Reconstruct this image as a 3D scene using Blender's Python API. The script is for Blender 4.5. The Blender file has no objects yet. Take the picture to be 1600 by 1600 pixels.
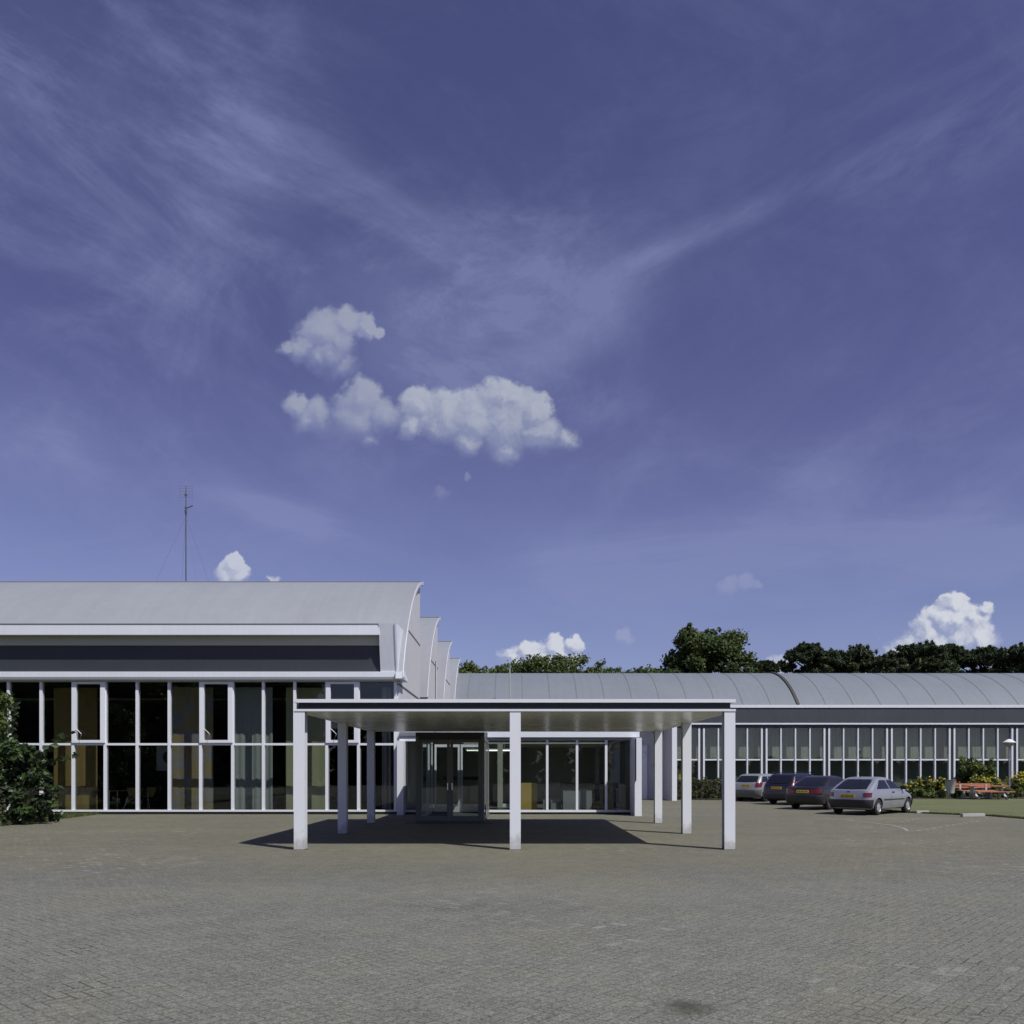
import bpy, bmesh, math, random
import numpy as np
from mathutils import Vector, Matrix, noise as mnoise

R = math.radians
scene = bpy.context.scene
col = scene.collection

# ------------------------------------------------------------------ camera
F = 1350.0 / 1600.0            # focal length / sensor width
EYE = 1.65
cam_data = bpy.data.cameras.new('camera')
cam = bpy.data.objects.new('camera', cam_data)
col.objects.link(cam)
cam.location = (0, 0, EYE)
cam.rotation_euler = (R(90), 0, 0)
cam_data.sensor_width = 36
cam_data.lens = 36 * F
cam_data.shift_x = -0.0025
cam_data.shift_y = 403 / 1600
cam_data.clip_start = 0.1
cam_data.clip_end = 3000
scene.camera = cam

# ------------------------------------------------------------------ world
SUN_EL = 52.8
SUN_TO = Vector((1.6, -1.57, 2.95)).normalized()
SKY_STRENGTH = 0.10
EXPOSURE = 0.0
SKY_TINT = (0.775, 0.545, 0.75)
SKY_TINT_LOW = (0.685, 0.645, 0.86)
SUN_POWER = 4.3


class X:
    """small wrapper that turns arithmetic into Math nodes"""
    nt = None

    def __init__(self, s): self.s = s

    @staticmethod
    def m(op, *a, clamp=False):
        n = X.nt.nodes.new('ShaderNodeMath'); n.operation = op; n.use_clamp = clamp
        for i, v in enumerate(a):
            if isinstance(v, X): X.nt.links.new(v.s, n.inputs[i])
            else: n.inputs[i].default_value = v
        return X(n.outputs[0])
    def __add__(a, b): return X.m('ADD', a, b)
    def __radd__(a, b): return X.m('ADD', b, a)
    def __sub__(a, b): return X.m('SUBTRACT', a, b)
    def __rsub__(a, b): return X.m('SUBTRACT', b, a)
    def __mul__(a, b): return X.m('MULTIPLY', a, b)
    def __rmul__(a, b): return X.m('MULTIPLY', b, a)
    def __truediv__(a, b): return X.m('DIVIDE', a, b)
    def smooth(a, lo, hi):
        n = X.nt.nodes.new('ShaderNodeMapRange'); n.interpolation_type = 'SMOOTHSTEP'
        X.nt.links.new(a.s, n.inputs[0]); n.inputs[1].default_value = lo; n.inputs[2].default_value = hi
        return X(n.outputs[0])


def xyz(x, y, z):
    n = X.nt.nodes.new('ShaderNodeCombineXYZ')
    for i, v in enumerate((x, y, z)):
        if isinstance(v, X): X.nt.links.new(v.s, n.inputs[i])
        else: n.inputs[i].default_value = v
    return n.outputs[0]


def noise_x(vec, scale, detail=6, rough=.55, dist=0.0, dim='3D'):
    n = X.nt.nodes.new('ShaderNodeTexNoise'); n.noise_dimensions = dim
    X.nt.links.new(vec, n.inputs['Vector'])
    n.inputs['Scale'].default_value = scale; n.inputs['Detail'].default_value = detail
    n.inputs['Roughness'].default_value = rough; n.inputs['Distortion'].default_value = dist
    return X(n.outputs[0])


def mixc(fac, a, b):
    n = X.nt.nodes.new('ShaderNodeMix'); n.data_type = 'RGBA'
    if isinstance(fac, X): X.nt.links.new(fac.s, n.inputs[0])
    else: n.inputs[0].default_value = fac
    for i, v in ((6, a), (7, b)):
        if isinstance(v, (tuple, list)): n.inputs[i].default_value = (*v, 1)
        else: X.nt.links.new(v, n.inputs[i])
    return n.outputs[2]


def build_world():
    w = bpy.data.worlds.new('World'); scene.world = w; w.use_nodes = True
    nt = w.node_tree; X.nt = nt; nt.nodes.clear()
    out = nt.nodes.new('ShaderNodeOutputWorld'); bg = nt.nodes.new('ShaderNodeBackground')
    bg.inputs[1].default_value = SKY_STRENGTH
    sky = nt.nodes.new('ShaderNodeTexSky'); sky.sky_type = 'NISHITA'; sky.sun_disc = False
    sky.sun_elevation = R(SUN_EL); sky.sun_rotation = R(SUN_ROT)
    sky.air_density = 1.0; sky.dust_density = .3; sky.ozone_density = 2.5
    tint = nt.nodes.new('ShaderNodeMix'); tint.data_type = 'RGBA'; tint.blend_type = 'MULTIPLY'
    tint.inputs[0].default_value = 1; nt.links.new(sky.outputs[0], tint.inputs[6]); base = tint.outputs[2]
    tc = nt.nodes.new('ShaderNodeTexCoord'); sp = nt.nodes.new('ShaderNodeSeparateXYZ')
    nt.links.new(tc.outputs['Generated'], sp.inputs[0])
    dx, dy, dz = X(sp.outputs[0]), X(sp.outputs[1]), X(sp.outputs[2])
    front = dy.smooth(0.25, 0.5)
    nt.links.new(mixc(dz.smooth(0.0, .38), SKY_TINT_LOW, SKY_TINT), tint.inputs[7])
    yy = X.m('MAXIMUM', dy, 0.12)
    u = dx / yy; v = dz / yy                       # tangent-plane direction coordinates, 1350 units = 1
    K = 1000.0 / 1350.0
    def U(px): return (px - 804) / 1350.0
    def V(py): return (1203 - py) / 1350.0
    # ---- cirrus: streaks drawn out along two wind directions
    vec = xyz(u, v, 0.0)
    warp = (noise_x(xyz(u, v, 3.3), 2.2, 3, .5) - .5) * .6
    def streak(ang, sx, sy, seed, lo, hi):
        c, s = math.cos(ang), math.sin(ang)
        a = u * c + v * s + warp * .10; b = v * c - u * s + warp * .10
        return noise_x(xyz(a * sx, b * sy, seed), 1.0, 10, .70, .45).smooth(lo, hi)
    def band(x0, y0, x1, y1, wd):
        ax, ay, bx, by = U(x0), V(y0), U(x1), V(y1)
        L = math.hypot(bx - ax, by - ay); ex, ey = (bx - ax) / L, (by - ay) / L
        px = u - ax; py = v - ay
        al = px * ex + py * ey; ac = X.m('ABSOLUTE', py * ex - px * ey + warp * .12)
        m = (wd * 1.0 - ac).smooth(-wd * .35, wd)
        return m * al.smooth(-.08, .10) * (L - al).smooth(-.05, .12)
    left = streak(R(-30), 2.2, 7.0, 1.7, .36, .74)
    right = streak(R(33), 2.0, 7.5, 5.1, .38, .78)
    fine = streak(R(-12), 3.0, 9.0, 8.4, .40, .80)
    low = streak(R(5), 1.6, 11.0, 12.6, .36, .72)
    wisp = streak(R(8), 4.5, 5.5, 9.9, .42, .78)
    acc = left * .42 * (u * -1.0).smooth(-.02, .55) + wisp * .08
    acc = acc + (left * .8 + .14) * .70 * band(-120, -20, 480, 310, .20)
    acc = acc + (left * .5 + .3) * .42 * band(280, 350, 455, 190, .10)
    acc = acc + (left * .6 + .30) * .62 * band(440, 240, 760, 430, .030)
    acc = acc + (wisp * 1.0 + .30) * 1.05 * band(540, 550, 930, 420, .12) + (wisp * .9 + .1) * .5 * band(500, 640, 900, 560, .12)
    acc = acc + (right * .6 + .4) * 1.0 * band(770, 605, 1020, 445, .04)
    acc = acc + (right * .7 + .2) * .6 * band(790, 480, 1090, 390, .08)
    acc = acc + (right * .6 + .3) * .85 * band(940, 440, 1260, 290, .018)
    acc = acc + (right * .7) * .6 * band(1090, 390, 1640, 120, .035)
    acc = acc + right * .30 * u.smooth(.0, .55) + wisp * .4 * band(-60, 420, 520, 560, .20) + wisp * .10
    acc = acc + (wisp * .8 + .1) * .7 * band(860, 600, 1040, 690, .05)
    acc = acc + (fine * .8 + .25) * .95 * band(340, 760, 600, 872, .024)
    acc = acc + (fine * .8) * .6 * band(1080, 690, 1360, 770, .03)
    acc = acc + (fine * .7 + .35) * .9 * band(-80, 670, 190, 735, .05)
    acc = acc + fine * .75 * (V(1010) - v).smooth(-.30, .12) + .24 * (V(1080) - v).smooth(-.42, .05)
    acc = acc + (low * .9 + .25) * 1.2 * band(820, 900, 1700, 845, .055) + low * .6 * band(700, 1010, 1700, 960, .05) + low * .45 * band(-80, 860, 480, 830, .07) + (wisp * .8 + .1) * .35 * band(900, 820, 1700, 700, .09)
    acc = acc + (wisp * .7 + left * .5 + .10) * .34 * band(430, 480, 1010, 420, .22)
    acc = X.m('MINIMUM', acc, .85)
    acc = acc * dz.smooth(0.0, .05)
    hi_c = tuple(c / SKY_STRENGTH for c in (.250, .283, .50))
    c1 = mixc(acc * .62, base, hi_c)
    # ---- cumulus: soft unions of rounded lobes, edges broken by noise
    wn = nt.nodes.new('ShaderNodeTexNoise'); wn.inputs['Scale'].default_value = 20; wn.inputs['Detail'].default_value = 7
    wn.inputs['Roughness'].default_value = .62
    nt.links.new(vec, wn.inputs['Vector'])
    sw = nt.nodes.new('ShaderNodeSeparateXYZ'); nt.links.new(wn.outputs['Color'], sw.inputs[0])
    wx = (X(sw.outputs[0]) - .5) * .042; wy = (X(sw.outputs[1]) - .5) * .042
    billow = noise_x(xyz(u, v, 7.7), 46, 6, .62) - .5
    soft = noise_x(xyz(u, v, 2.1), 13, 5, .6) - .5
    uw = u + wx; vw = v + wy
    clouds = [   # lobes (px, py, r), opacity, edge softness, top colour, base colour
        ([(502, 524, 40), (468, 546, 22), (450, 543, 15), (540, 512, 28), (572, 514, 20), (590, 518, 12), (515, 555, 36), (535, 572, 24), (525, 535, 36), (492, 560, 26)], .78, .75, (.375, .41, .51), (.225, .25, .43)),
        ([(462, 638, 26), (498, 650, 34), (480, 660, 28), (565, 622, 34), (558, 654, 44), (598, 650, 30), (575, 688, 20)], .78, .8, (.375, .41, .51), (.235, .265, .44)),
        ([(654, 640, 30), (640, 662, 22), (698, 655, 40), (742, 656, 44), (778, 616, 26), (802, 626, 30), (788, 664, 58), (836, 646, 30), (848, 678, 34), (880, 688, 20), (790, 702, 28), (730, 690, 26)], .86, .6, (.44, .475, .56), (.25, .285, .44)),
        ([(690, 770, 12), (728, 749, 7)], .38, 1.0, (.30, .33, .50), (.28, .30, .48)),
        ([(796, 1026, 19), (828, 1020, 20), (868, 1010, 20), (900, 1002, 15), (848, 1034, 28), (884, 1030, 26), (806, 1042, 26)], .88, .4, (.66, .68, .74), (.29, .335, .52)),
        ([(366, 884, 15), (355, 900, 18), (380, 900, 13), (428, 904, 8)], .9, .4, (.55, .58, .68), (.40, .44, .58)),
        ([(1490, 946, 22), (1476, 968, 26), (1500, 972, 32), (1448, 986, 24), (1524, 968, 26), (1542, 950, 13), (1502, 1006, 44), (1462, 1008, 34), (1425, 1010, 24), (1398, 1028, 24), (1432, 1034, 30), (1535, 1000, 26)], .88, .42, (.68, .70, .75), (.29, .34, .52)),
        ([(1165, 912, 17), (1138, 920, 18), (1185, 916, 10)], .42, .9, (.33, .36, .53), (.30, .33, .52)),
        ([(968, 992, 15), (978, 1002, 14)], .42, .8, (.38, .41, .56), (.34, .37, .54)),
        ([(1222, 1040, 22), (1205, 1050, 16)], .8, .5, (.48, .51, .63), (.40, .43, .57)),
    ]
    cur = c1
    w2 = nt.nodes.new('ShaderNodeTexNoise'); w2.inputs['Scale'].default_value = 75; w2.inputs['Detail'].default_value = 5
    nt.links.new(vec, w2.inputs['Vector']); s2 = nt.nodes.new('ShaderNodeSeparateXYZ'); nt.links.new(w2.outputs['Color'], s2.inputs[0])
    uw = uw + (X(s2.outputs[0]) - .5) * .010; vw = vw + (X(s2.outputs[1]) - .5) * .010
    emb = noise_x(xyz(u, v, 6.1), 30, 5, .55) - noise_x(xyz(u + .006, v + .009, 6.1), 30, 5, .55)
    def puff(vsock):
        n = nt.nodes.new('ShaderNodeTexVoronoi'); n.voronoi_dimensions = '2D'; n.feature = 'SMOOTH_F1'; n.inputs['Scale'].default_value = 34
        n.inputs['Detail'].default_value = 2.0; n.inputs['Roughness'].default_value = .55; n.inputs['Lacunarity'].default_value = 2.3
        n.inputs['Smoothness'].default_value = .35; n.normalize = True
        nt.links.new(vsock, n.inputs['Vector']); return .30 - X(n.outputs['Distance'])
    puff0 = puff(xyz(uw, vw, 0.0)); puff1 = puff(xyz(uw + .0035, vw + .0050, 0.0))
    relief = puff0 - puff1
    shade_n = noise_x(xyz(u * 1.0, v * 1.3, 4.4), 30, 4, .55) - .5
    for lobes, op, sf, top, bot in clouds:
        f = None; gsh = None
        y0 = min(l[1] - l[2] for l in lobes); y1 = max(l[1] + l[2] for l in lobes)
        for (px, py, r) in lobes:
            vm = nt.nodes.new('ShaderNodeVectorMath'); vm.operation = 'DISTANCE'
            nt.links.new(xyz(uw, vw, 0.0), vm.inputs[0]); vm.inputs[1].default_value = (U(px), V(py), 0)
            d = 1.0 - X(vm.outputs['Value']) * (1350.0 / r / (1.14 + .20 * (1 - sf)))
            f = d if f is None else X.m('SMOOTH_MAX', f, d, .18)
            vn = nt.nodes.new('ShaderNodeVectorMath'); vn.operation = 'DISTANCE'
            nt.links.new(xyz(uw + .0045, vw + .0065, 0.0), vn.inputs[0]); vn.inputs[1].default_value = (U(px), V(py), 0)
            d2 = 1.0 - X(vn.outputs['Value']) * (1350.0 / r / (1.14 + .20 * (1 - sf)))
            gsh = d2 if gsh is None else X.m('SMOOTH_MAX', gsh, d2, .12)
        lam = X.m('MAXIMUM', X.m('MINIMUM', f - gsh, .3), -.3)        # side turned to the sun or away from it
        g = (v + shade_n * .012).smooth(V(y1), V(y0 + .15 * (y1 - y0)))
        edge = f + billow * .26 + soft * .32 + puff0 * (.66 - .58 * sf)
        ramp = X.m('MAXIMUM', (1.0 - g) * (.6 * sf + .30) + .10 + .36 * sf, .16)        # feathered below, crisp on top
        al = (edge / ramp).smooth(0.02, 1.0) * op * front
        gg = (g * .55 + lam * (1.7 - .9 * sf) + relief * (3.2 - 3.5 * sf) + shade_n * .30 + emb * .6 + f * .15).smooth(.02, 1.05)
        cc = mixc(gg, tuple(c / SKY_STRENGTH for c in bot), tuple(c / SKY_STRENGTH for c in top))
        cur = mixc(al, cur, cc)
    nt.links.new(cur, bg.inputs[0]); nt.links.new(bg.outputs[0], out.inputs[0])
    w.cycles.sampling_method = 'MANUAL'; w.cycles.sample_map_resolution = 256


SUN_ROT = 134.5
build_world()
sd = bpy.data.lights.new('sun', 'SUN'); sd.energy = SUN_POWER; sd.angle = R(.53); sd.color = (1.0, .978, .935)
sun = bpy.data.objects.new('sun', sd); col.objects.link(sun)
sun.rotation_euler = (-SUN_TO).to_track_quat('-Z', 'Y').to_euler(); sun.location = (30, -30, 60)

scene.view_settings.view_transform = 'Standard'; scene.view_settings.look = 'None'
scene.view_settings.exposure = EXPOSURE; scene.view_settings.gamma = 1; scene.view_settings.use_curve_mapping = False
scene.render.engine = 'CYCLES'
cy = scene.cycles
cy.use_denoising = True; cy.max_bounces = 8; cy.diffuse_bounces = 4; cy.glossy_bounces = 4
cy.transparent_max_bounces = 24; cy.transmission_bounces = 6
cy.caustics_reflective = False; cy.caustics_refractive = False; cy.sample_clamp_indirect = 6

# ------------------------------------------------------------------ materials
M = {}


def new_mat(name):
    m = bpy.data.materials.new(name); m.use_nodes = True
    nt = m.node_tree; X.nt = nt
    b = nt.nodes['Principled BSDF']
    return m, nt, b


def objco(nt, which='Object'):
    return nt.nodes.new('ShaderNodeTexCoord').outputs[which]


def paint(key, c, rough=.5, var=.12, scale=3.0, streak=0.0, bump=0.0, metal=0.0, coat=0.0, spec=.5, fine=0.0, fine_scale=60):
    """a plain surface with large-scale tone drift, optional vertical weather streaks and fine grain"""
    m, nt, b = new_mat(key); o = objco(nt)
    n1 = noise_x(o, scale, 5, .6)
    f = (n1 - .5) * (2 * var) + 1.0
    if streak:
        mp = nt.nodes.new('ShaderNodeMapping'); mp.inputs['Scale'].default_value = (6, 6, .35); nt.links.new(o, mp.inputs[0])
        f = f + (noise_x(mp.outputs[0], 1.5, 4, .6) - .5) * (2 * streak)
    if fine: f = f + (noise_x(o, fine_scale, 3, .6) - .5) * (2 * fine)
    vm = nt.nodes.new('ShaderNodeVectorMath'); vm.operation = 'SCALE'; vm.inputs[0].default_value = c
    nt.links.new(f.s, vm.inputs['Scale']); nt.links.new(vm.outputs[0], b.inputs['Base Color'])
    r = (n1 - .5) * .2 + rough
    nt.links.new(r.s, b.inputs['Roughness'])
    b.inputs['Metallic'].default_value = metal; b.inputs['Coat Weight'].default_value = coat
    b.inputs['Coat Roughness'].default_value = .05; b.inputs['Specular IOR Level'].default_value = spec
    if bump:
        bp = nt.nodes.new('ShaderNodeBump'); bp.inputs['Strength'].default_value = bump; bp.inputs['Distance'].default_value = .01
        nt.links.new(noise_x(o, fine_scale, 3, .6).s, bp.inputs['Height']); nt.links.new(bp.outputs[0], b.inputs['Normal'])
    M[key] = m
    return m


def glass(key, tint=(.75, .78, .76), ior=1.5, wav=.0):
    m, nt, b = new_mat(key); nt.nodes.remove(b)
    out = nt.nodes['Material Output']
    tr = nt.nodes.new('ShaderNodeBsdfTransparent'); tr.inputs[0].default_value = (*tint, 1)
    gl = nt.nodes.new('ShaderNodeBsdfGlossy'); gl.inputs['Roughness'].default_value = .0; gl.inputs[0].default_value = (.95, .97, 1, 1)
    ge = nt.nodes.new('ShaderNodeNewGeometry'); dt = nt.nodes.new('ShaderNodeVectorMath'); dt.operation = 'DOT_PRODUCT'
    nt.links.new(ge.outputs['Normal'], dt.inputs[0]); nt.links.new(ge.outputs['Incoming'], dt.inputs[1])
    f0 = ((ior - 1) / (ior + 1)) ** 2
    fr = X.m('POWER', 1.0 - X.m('ABSOLUTE', X(dt.outputs['Value'])), 5.0) * (1 - f0) + f0
    if wav:
        bp = nt.nodes.new('ShaderNodeBump'); bp.inputs['Strength'].default_value = wav; bp.inputs['Distance'].default_value = .02
        nt.links.new(noise_x(objco(nt), 1.1, 2, .5).s, bp.inputs['Height']); nt.links.new(bp.outputs[0], gl.inputs['Normal'])
    mx = nt.nodes.new('ShaderNodeMixShader'); nt.links.new(fr.s, mx.inputs[0])
    nt.links.new(tr.outputs[0], mx.inputs[1]); nt.links.new(gl.outputs[0], mx.inputs[2]); nt.links.new(mx.outputs[0], out.inputs[0])
    M[key] = m


def leafmat(key, c, var=.35, trans=.35, rough=.5):
    m, nt, b = new_mat(key); o = objco(nt)
    n = noise_x(o, 2.3, 3, .6)
    f = (n - .5) * (2 * var) + 1.0
    vm = nt.nodes.new('ShaderNodeVectorMath'); vm.operation = 'SCALE'; vm.inputs[0].default_value = c
    nt.links.new(f.s, vm.inputs['Scale']); nt.links.new(vm.outputs[0], b.inputs['Base Color'])
    b.inputs['Roughness'].default_value = rough; b.inputs['Specular IOR Level'].default_value = .35
    tl = nt.nodes.new('ShaderNodeBsdfTranslucent'); nt.links.new(vm.outputs[0], tl.inputs[0])
    mx = nt.nodes.new('ShaderNodeMixShader'); mx.inputs[0].default_value = trans
    nt.links.new(b.outputs[0], mx.inputs[1]); nt.links.new(tl.outputs[0], mx.inputs[2])
    nt.links.new(mx.outputs[0], nt.nodes['Material Output'].inputs[0])
    M[key] = m


def emit(key, c, s):
    m, nt, b = new_mat(key)
    b.inputs['Emission Color'].default_value = (*c, 1); b.inputs['Emission Strength'].default_value = s
    b.inputs['Base Color'].default_value = (.8, .8, .8, 1); M[key] = m


WH = (.735, .757, .795)
paint('white_paint', WH, .42, .05, 1.2, streak=.05, fine=.02)
paint('white_trim', (.73, .755, .80), .38, .06, 2.0, streak=.06)
paint('fascia_white', (.70, .725, .77), .45, .06, .7, streak=.07)
paint('verge_grey', (.52, .53, .57), .5, .06, 1.0, streak=.06)
paint('black_web', (.012, .014, .016), .35, .2, 2)
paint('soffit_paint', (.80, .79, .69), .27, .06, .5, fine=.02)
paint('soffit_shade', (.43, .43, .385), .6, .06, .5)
paint('dark_panel', (.036, .042, .052), .55, .15, .8, streak=.12)
paint('dark_band', (.050, .058, .070), .55, .14, .5, streak=.18, fine=.12, fine_scale=9)
paint('dark_frame', (.030, .034, .037), .35, .1, 2)
paint('grey_frame', (.17, .18, .17), .4, .1, 2)
paint('plinth', (.10, .10, .10), .85, .2, 3, fine=.2, fine_scale=30)
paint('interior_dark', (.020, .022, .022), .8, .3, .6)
paint('lobby_floor', (.20, .195, .18), .3, .1, 1)
paint('interior_floor', (.035, .035, .033), .35, .2, 1)
paint('interior_wall', (.42, .43, .38), .8, .08, 1)
paint('interior_grey', (.16, .17, .155), .8, .15, .8)
paint('interior_ceiling', (.50, .50, .45), .8, .05, 1)
paint('hall_inner_wall', (.17, .19, .155), .9, .15, .8)
paint('net_curtain', (.25, .275, .24), .9, .10, .8, streak=.5)
paint('curtain_orange', (.27, .185, .065), .85, .15, 2, fine=.12, fine_scale=25)
paint('curtain_grey', (.33, .35, .35), .85, .08, 2, fine=.06, fine_scale=25)
paint('curtain_olive', (.36, .36, .23), .85, .08, 2, fine=.06, fine_scale=25)
paint('curtain_pale', (.42, .40, .40), .85, .1, 2)
paint('yellow_wood', (.52, .37, .11), .5, .12, 2, fine=.08, fine_scale=20)
paint('desk_grey', (.30, .31, .33), .5, .08, 2)
paint('black_plastic', (.014, .015, .016), .45, .2, 4)
paint('chrome', (.6, .6, .62), .2, .05, 5, metal=1)
paint('poster', (.50, .51, .52), .6, .05, 3)
paint('poster_ink', (.02, .02, .025), .6, .2, 3)
paint('galvanised', (.30, .31, .33), .45, .12, 4, metal=.6)
paint('antenna_grey', (.07, .075, .085), .5, .2, 4)
paint('concrete', (.45, .45, .42), .85, .12, 5, fine=.12, fine_scale=60)
paint('kerb_white', (.40, .40, .37), .8, .1, 5, fine=.1, fine_scale=40)
paint('dash_white', (.25, .25, .23), .8, .2, 6, fine=.2, fine_scale=40)
paint('bench_wood', (.42, .165, .10), .55, .15, 4, fine=.15, fine_scale=30)
paint('bin_grey', (.42, .43, .43), .6, .08, 5)
paint('brass_plate', (.10, .085, .06), .4, .2, 20)
paint('joint_strip', (.050, .048, .046), .7, .2, 2)
paint('seam_strip', (.150, .148, .145), .8, .25, 1.5)
paint('bark', (.09, .07, .05), .9, .3, 4, fine=.3, fine_scale=20)
paint('soil', (.045, .035, .025), .95, .3, 4, fine=.3, fine_scale=20)
paint('sheet_silver', (.39, .405, .44), .36, .03, 1, metal=.55, coat=.5)
paint('sheet_pale', (.33, .355, .365), .36, .03, 1, metal=.45, coat=.5)
paint('sheet_blue', (.010, .012, .032), .3, .05, 1, coat=.35)
paint('sheet_plum', (.020, .019, .026), .3, .05, 1, metal=.1, coat=.35)
paint('car_glass', (.012, .014, .018), .06, .1, 2, spec=.45)
paint('bumper_mid', (.11, .12, .115), .5, .1, 3)
paint('bumper_grey', (.021, .022, .024), .55, .1, 3)
paint('rubber', (.014, .014, .014), .8, .15, 8)
paint('hubcap', (.50, .50, .52), .35, .05, 4, metal=.5)
paint('lamp_red', (.13, .010, .012), .2, .2, 14, coat=.6)
paint('plate_yellow', (.42, .31, .03), .5, .06, 9)
paint('plate_ink', (.02, .02, .02), .6, .1, 9)
paint('down_pipe', (.02, .02, .022), .4, .2, 4)
glass('glass', (.80, .83, .81), 1.52, .04)
glass('glass_blue', (.86, .90, .87), 1.6, .05)
glass('lamp_glass', (.55, .52, .44), 1.5)
leafmat('leaf_dark', (.042, .066, .020)); leafmat('leaf_mid', (.075, .112, .030)); leafmat('leaf_light', (.118, .150, .042))
leafmat('pine_dark', (.040, .060, .024), trans=.2); leafmat('pine_mid', (.078, .104, .040), trans=.25)
leafmat('bush_dark', (.034, .054, .024), trans=.25, rough=.4); leafmat('bush_mid', (.065, .11, .03)); leafmat('bush_light', (.14, .185, .055))
leafmat('garden_green', (.115, .165, .042)); leafmat('garden_light', (.20, .235, .055)); leafmat('hedge_green', (.095, .115, .042)); leafmat('hedge_dark', (.045, .062, .024))
leafmat('petal_yellow', (.78, .64, .05), trans=.3); leafmat('petal_orange', (.45, .12, .02), trans=.3)
leafmat('blade', (.115, .135, .045)); leafmat('blade_dark', (.075, .10, .032))
emit('tube_light', (1, .98, .92), 2.2)


def mat_post():
    m, nt, b = new_mat('post_paint'); o = objco(nt)
    sp = nt.nodes.new('ShaderNodeSeparateXYZ'); nt.links.new(o, sp.inputs[0]); z = X(sp.outputs[2])
    oi = nt.nodes.new('ShaderNodeObjectInfo'); rnd = X(oi.outputs['Random'])
    mv = nt.nodes.new('ShaderNodeVectorMath'); mv.operation = 'ADD'; nt.links.new(o, mv.inputs[0]); nt.links.new(xyz(rnd * 40, 0.0, rnd * 17), mv.inputs[1])
    n1 = noise_x(mv.outputs[0], 5, 5, .65)
    mp = nt.nodes.new('ShaderNodeMapping'); mp.inputs['Scale'].default_value = (18, 18, .5); nt.links.new(mv.outputs[0], mp.inputs[0])
    st = noise_x(mp.outputs[0], 1.4, 4, .65)
    splash = (n1 * 1.2 - z * 1.5).smooth(.05, .55)                  # mud thrown up by rain
    run = (st * .8 + n1 * .2).smooth(.56, .72) * .22                # rain streaks
    c = mixc(X.m('MINIMUM', splash * .62 + run, 1.0), WH, (.34, .335, .30))
    nt.links.new(c, b.inputs['Base Color']); b.inputs['Roughness'].default_value = .45
    M['post_paint'] = m
mat_post()


def mat_roof(key, c, pitch, seam):
    """sheet membrane with faint cross joints and soot that gathers in blotches"""
    m, nt, b = new_mat(key); o = objco(nt)
    sp = nt.nodes.new('ShaderNodeSeparateXYZ'); nt.links.new(o, sp.inputs[0]); x = X(sp.outputs[0])
    n1 = noise_x(o, .35, 5, .6); n2 = noise_x(o, 2.6, 5, .65); n3 = noise_x(o, 18, 2, .6)
    f = 1.0 + (n1 - .5) * .22 + (n2 - .5) * .16 + (n3 - .5) * .10
    mp = nt.nodes.new('ShaderNodeMapping'); mp.inputs['Scale'].default_value = (3.2, .16, .16); nt.links.new(o, mp.inputs[0])
    f = f + (noise_x(mp.outputs[0], 1.0, 4, .6) - .5) * .16
    if seam:
        fr = X.m('FRACT', x / pitch + (n2 - .5) * .012)
        d = X.m('ABSOLUTE', fr - .5) * pitch
        f = f - seam * (1.0 - d.smooth(.0, .035))
    vm = nt.nodes.new('ShaderNodeVectorMath'); vm.operation = 'SCALE'; vm.inputs[0].default_value = c
    nt.links.new(f.s, vm.inputs['Scale']); nt.links.new(vm.outputs[0], b.inputs['Base Color'])
    b.inputs['Roughness'].default_value = .62
    M[key] = m
mat_roof('shell_roof', (.262, .276, .298), 2.35, .07)
mat_roof('arch_roof', (.175, .193, .220), 1.94, .05)


def mat_corrugated():
    m, nt, b = new_mat('corrugated'); o = objco(nt)
    sp = nt.nodes.new('ShaderNodeSeparateXYZ'); nt.links.new(o, sp.inputs[0]); y = X(sp.outputs[1]); z = X(sp.outputs[2])
    n1 = noise_x(o, .6, 5, .6)
    mp = nt.nodes.new('ShaderNodeMapping'); mp.inputs['Scale'].default_value = (1, 4, .12); nt.links.new(o, mp.inputs[0])
    st = noise_x(mp.outputs[0], 1.2, 4, .6)
    f = 1.0 + (n1 - .5) * .15 + (st - .5) * .30
    w = X.m('SINE', y * (2 * math.pi / .26))
    vm = nt.nodes.new('ShaderNodeVectorMath'); vm.operation = 'SCALE'; vm.inputs[0].default_value = (.54, .545, .55)
    nt.links.new(f.s, vm.inputs['Scale']); nt.links.new(vm.outputs[0], b.inputs['Base Color'])
    b.inputs['Roughness'].default_value = .6
    bp = nt.nodes.new('ShaderNodeBump'); bp.inputs['Strength'].default_value = .35; bp.inputs['Distance'].default_value = .03
    nt.links.new(w.s, bp.inputs['Height']); nt.links.new(bp.outputs[0], b.inputs['Normal'])
    M['corrugated'] = m
mat_corrugated()


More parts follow.
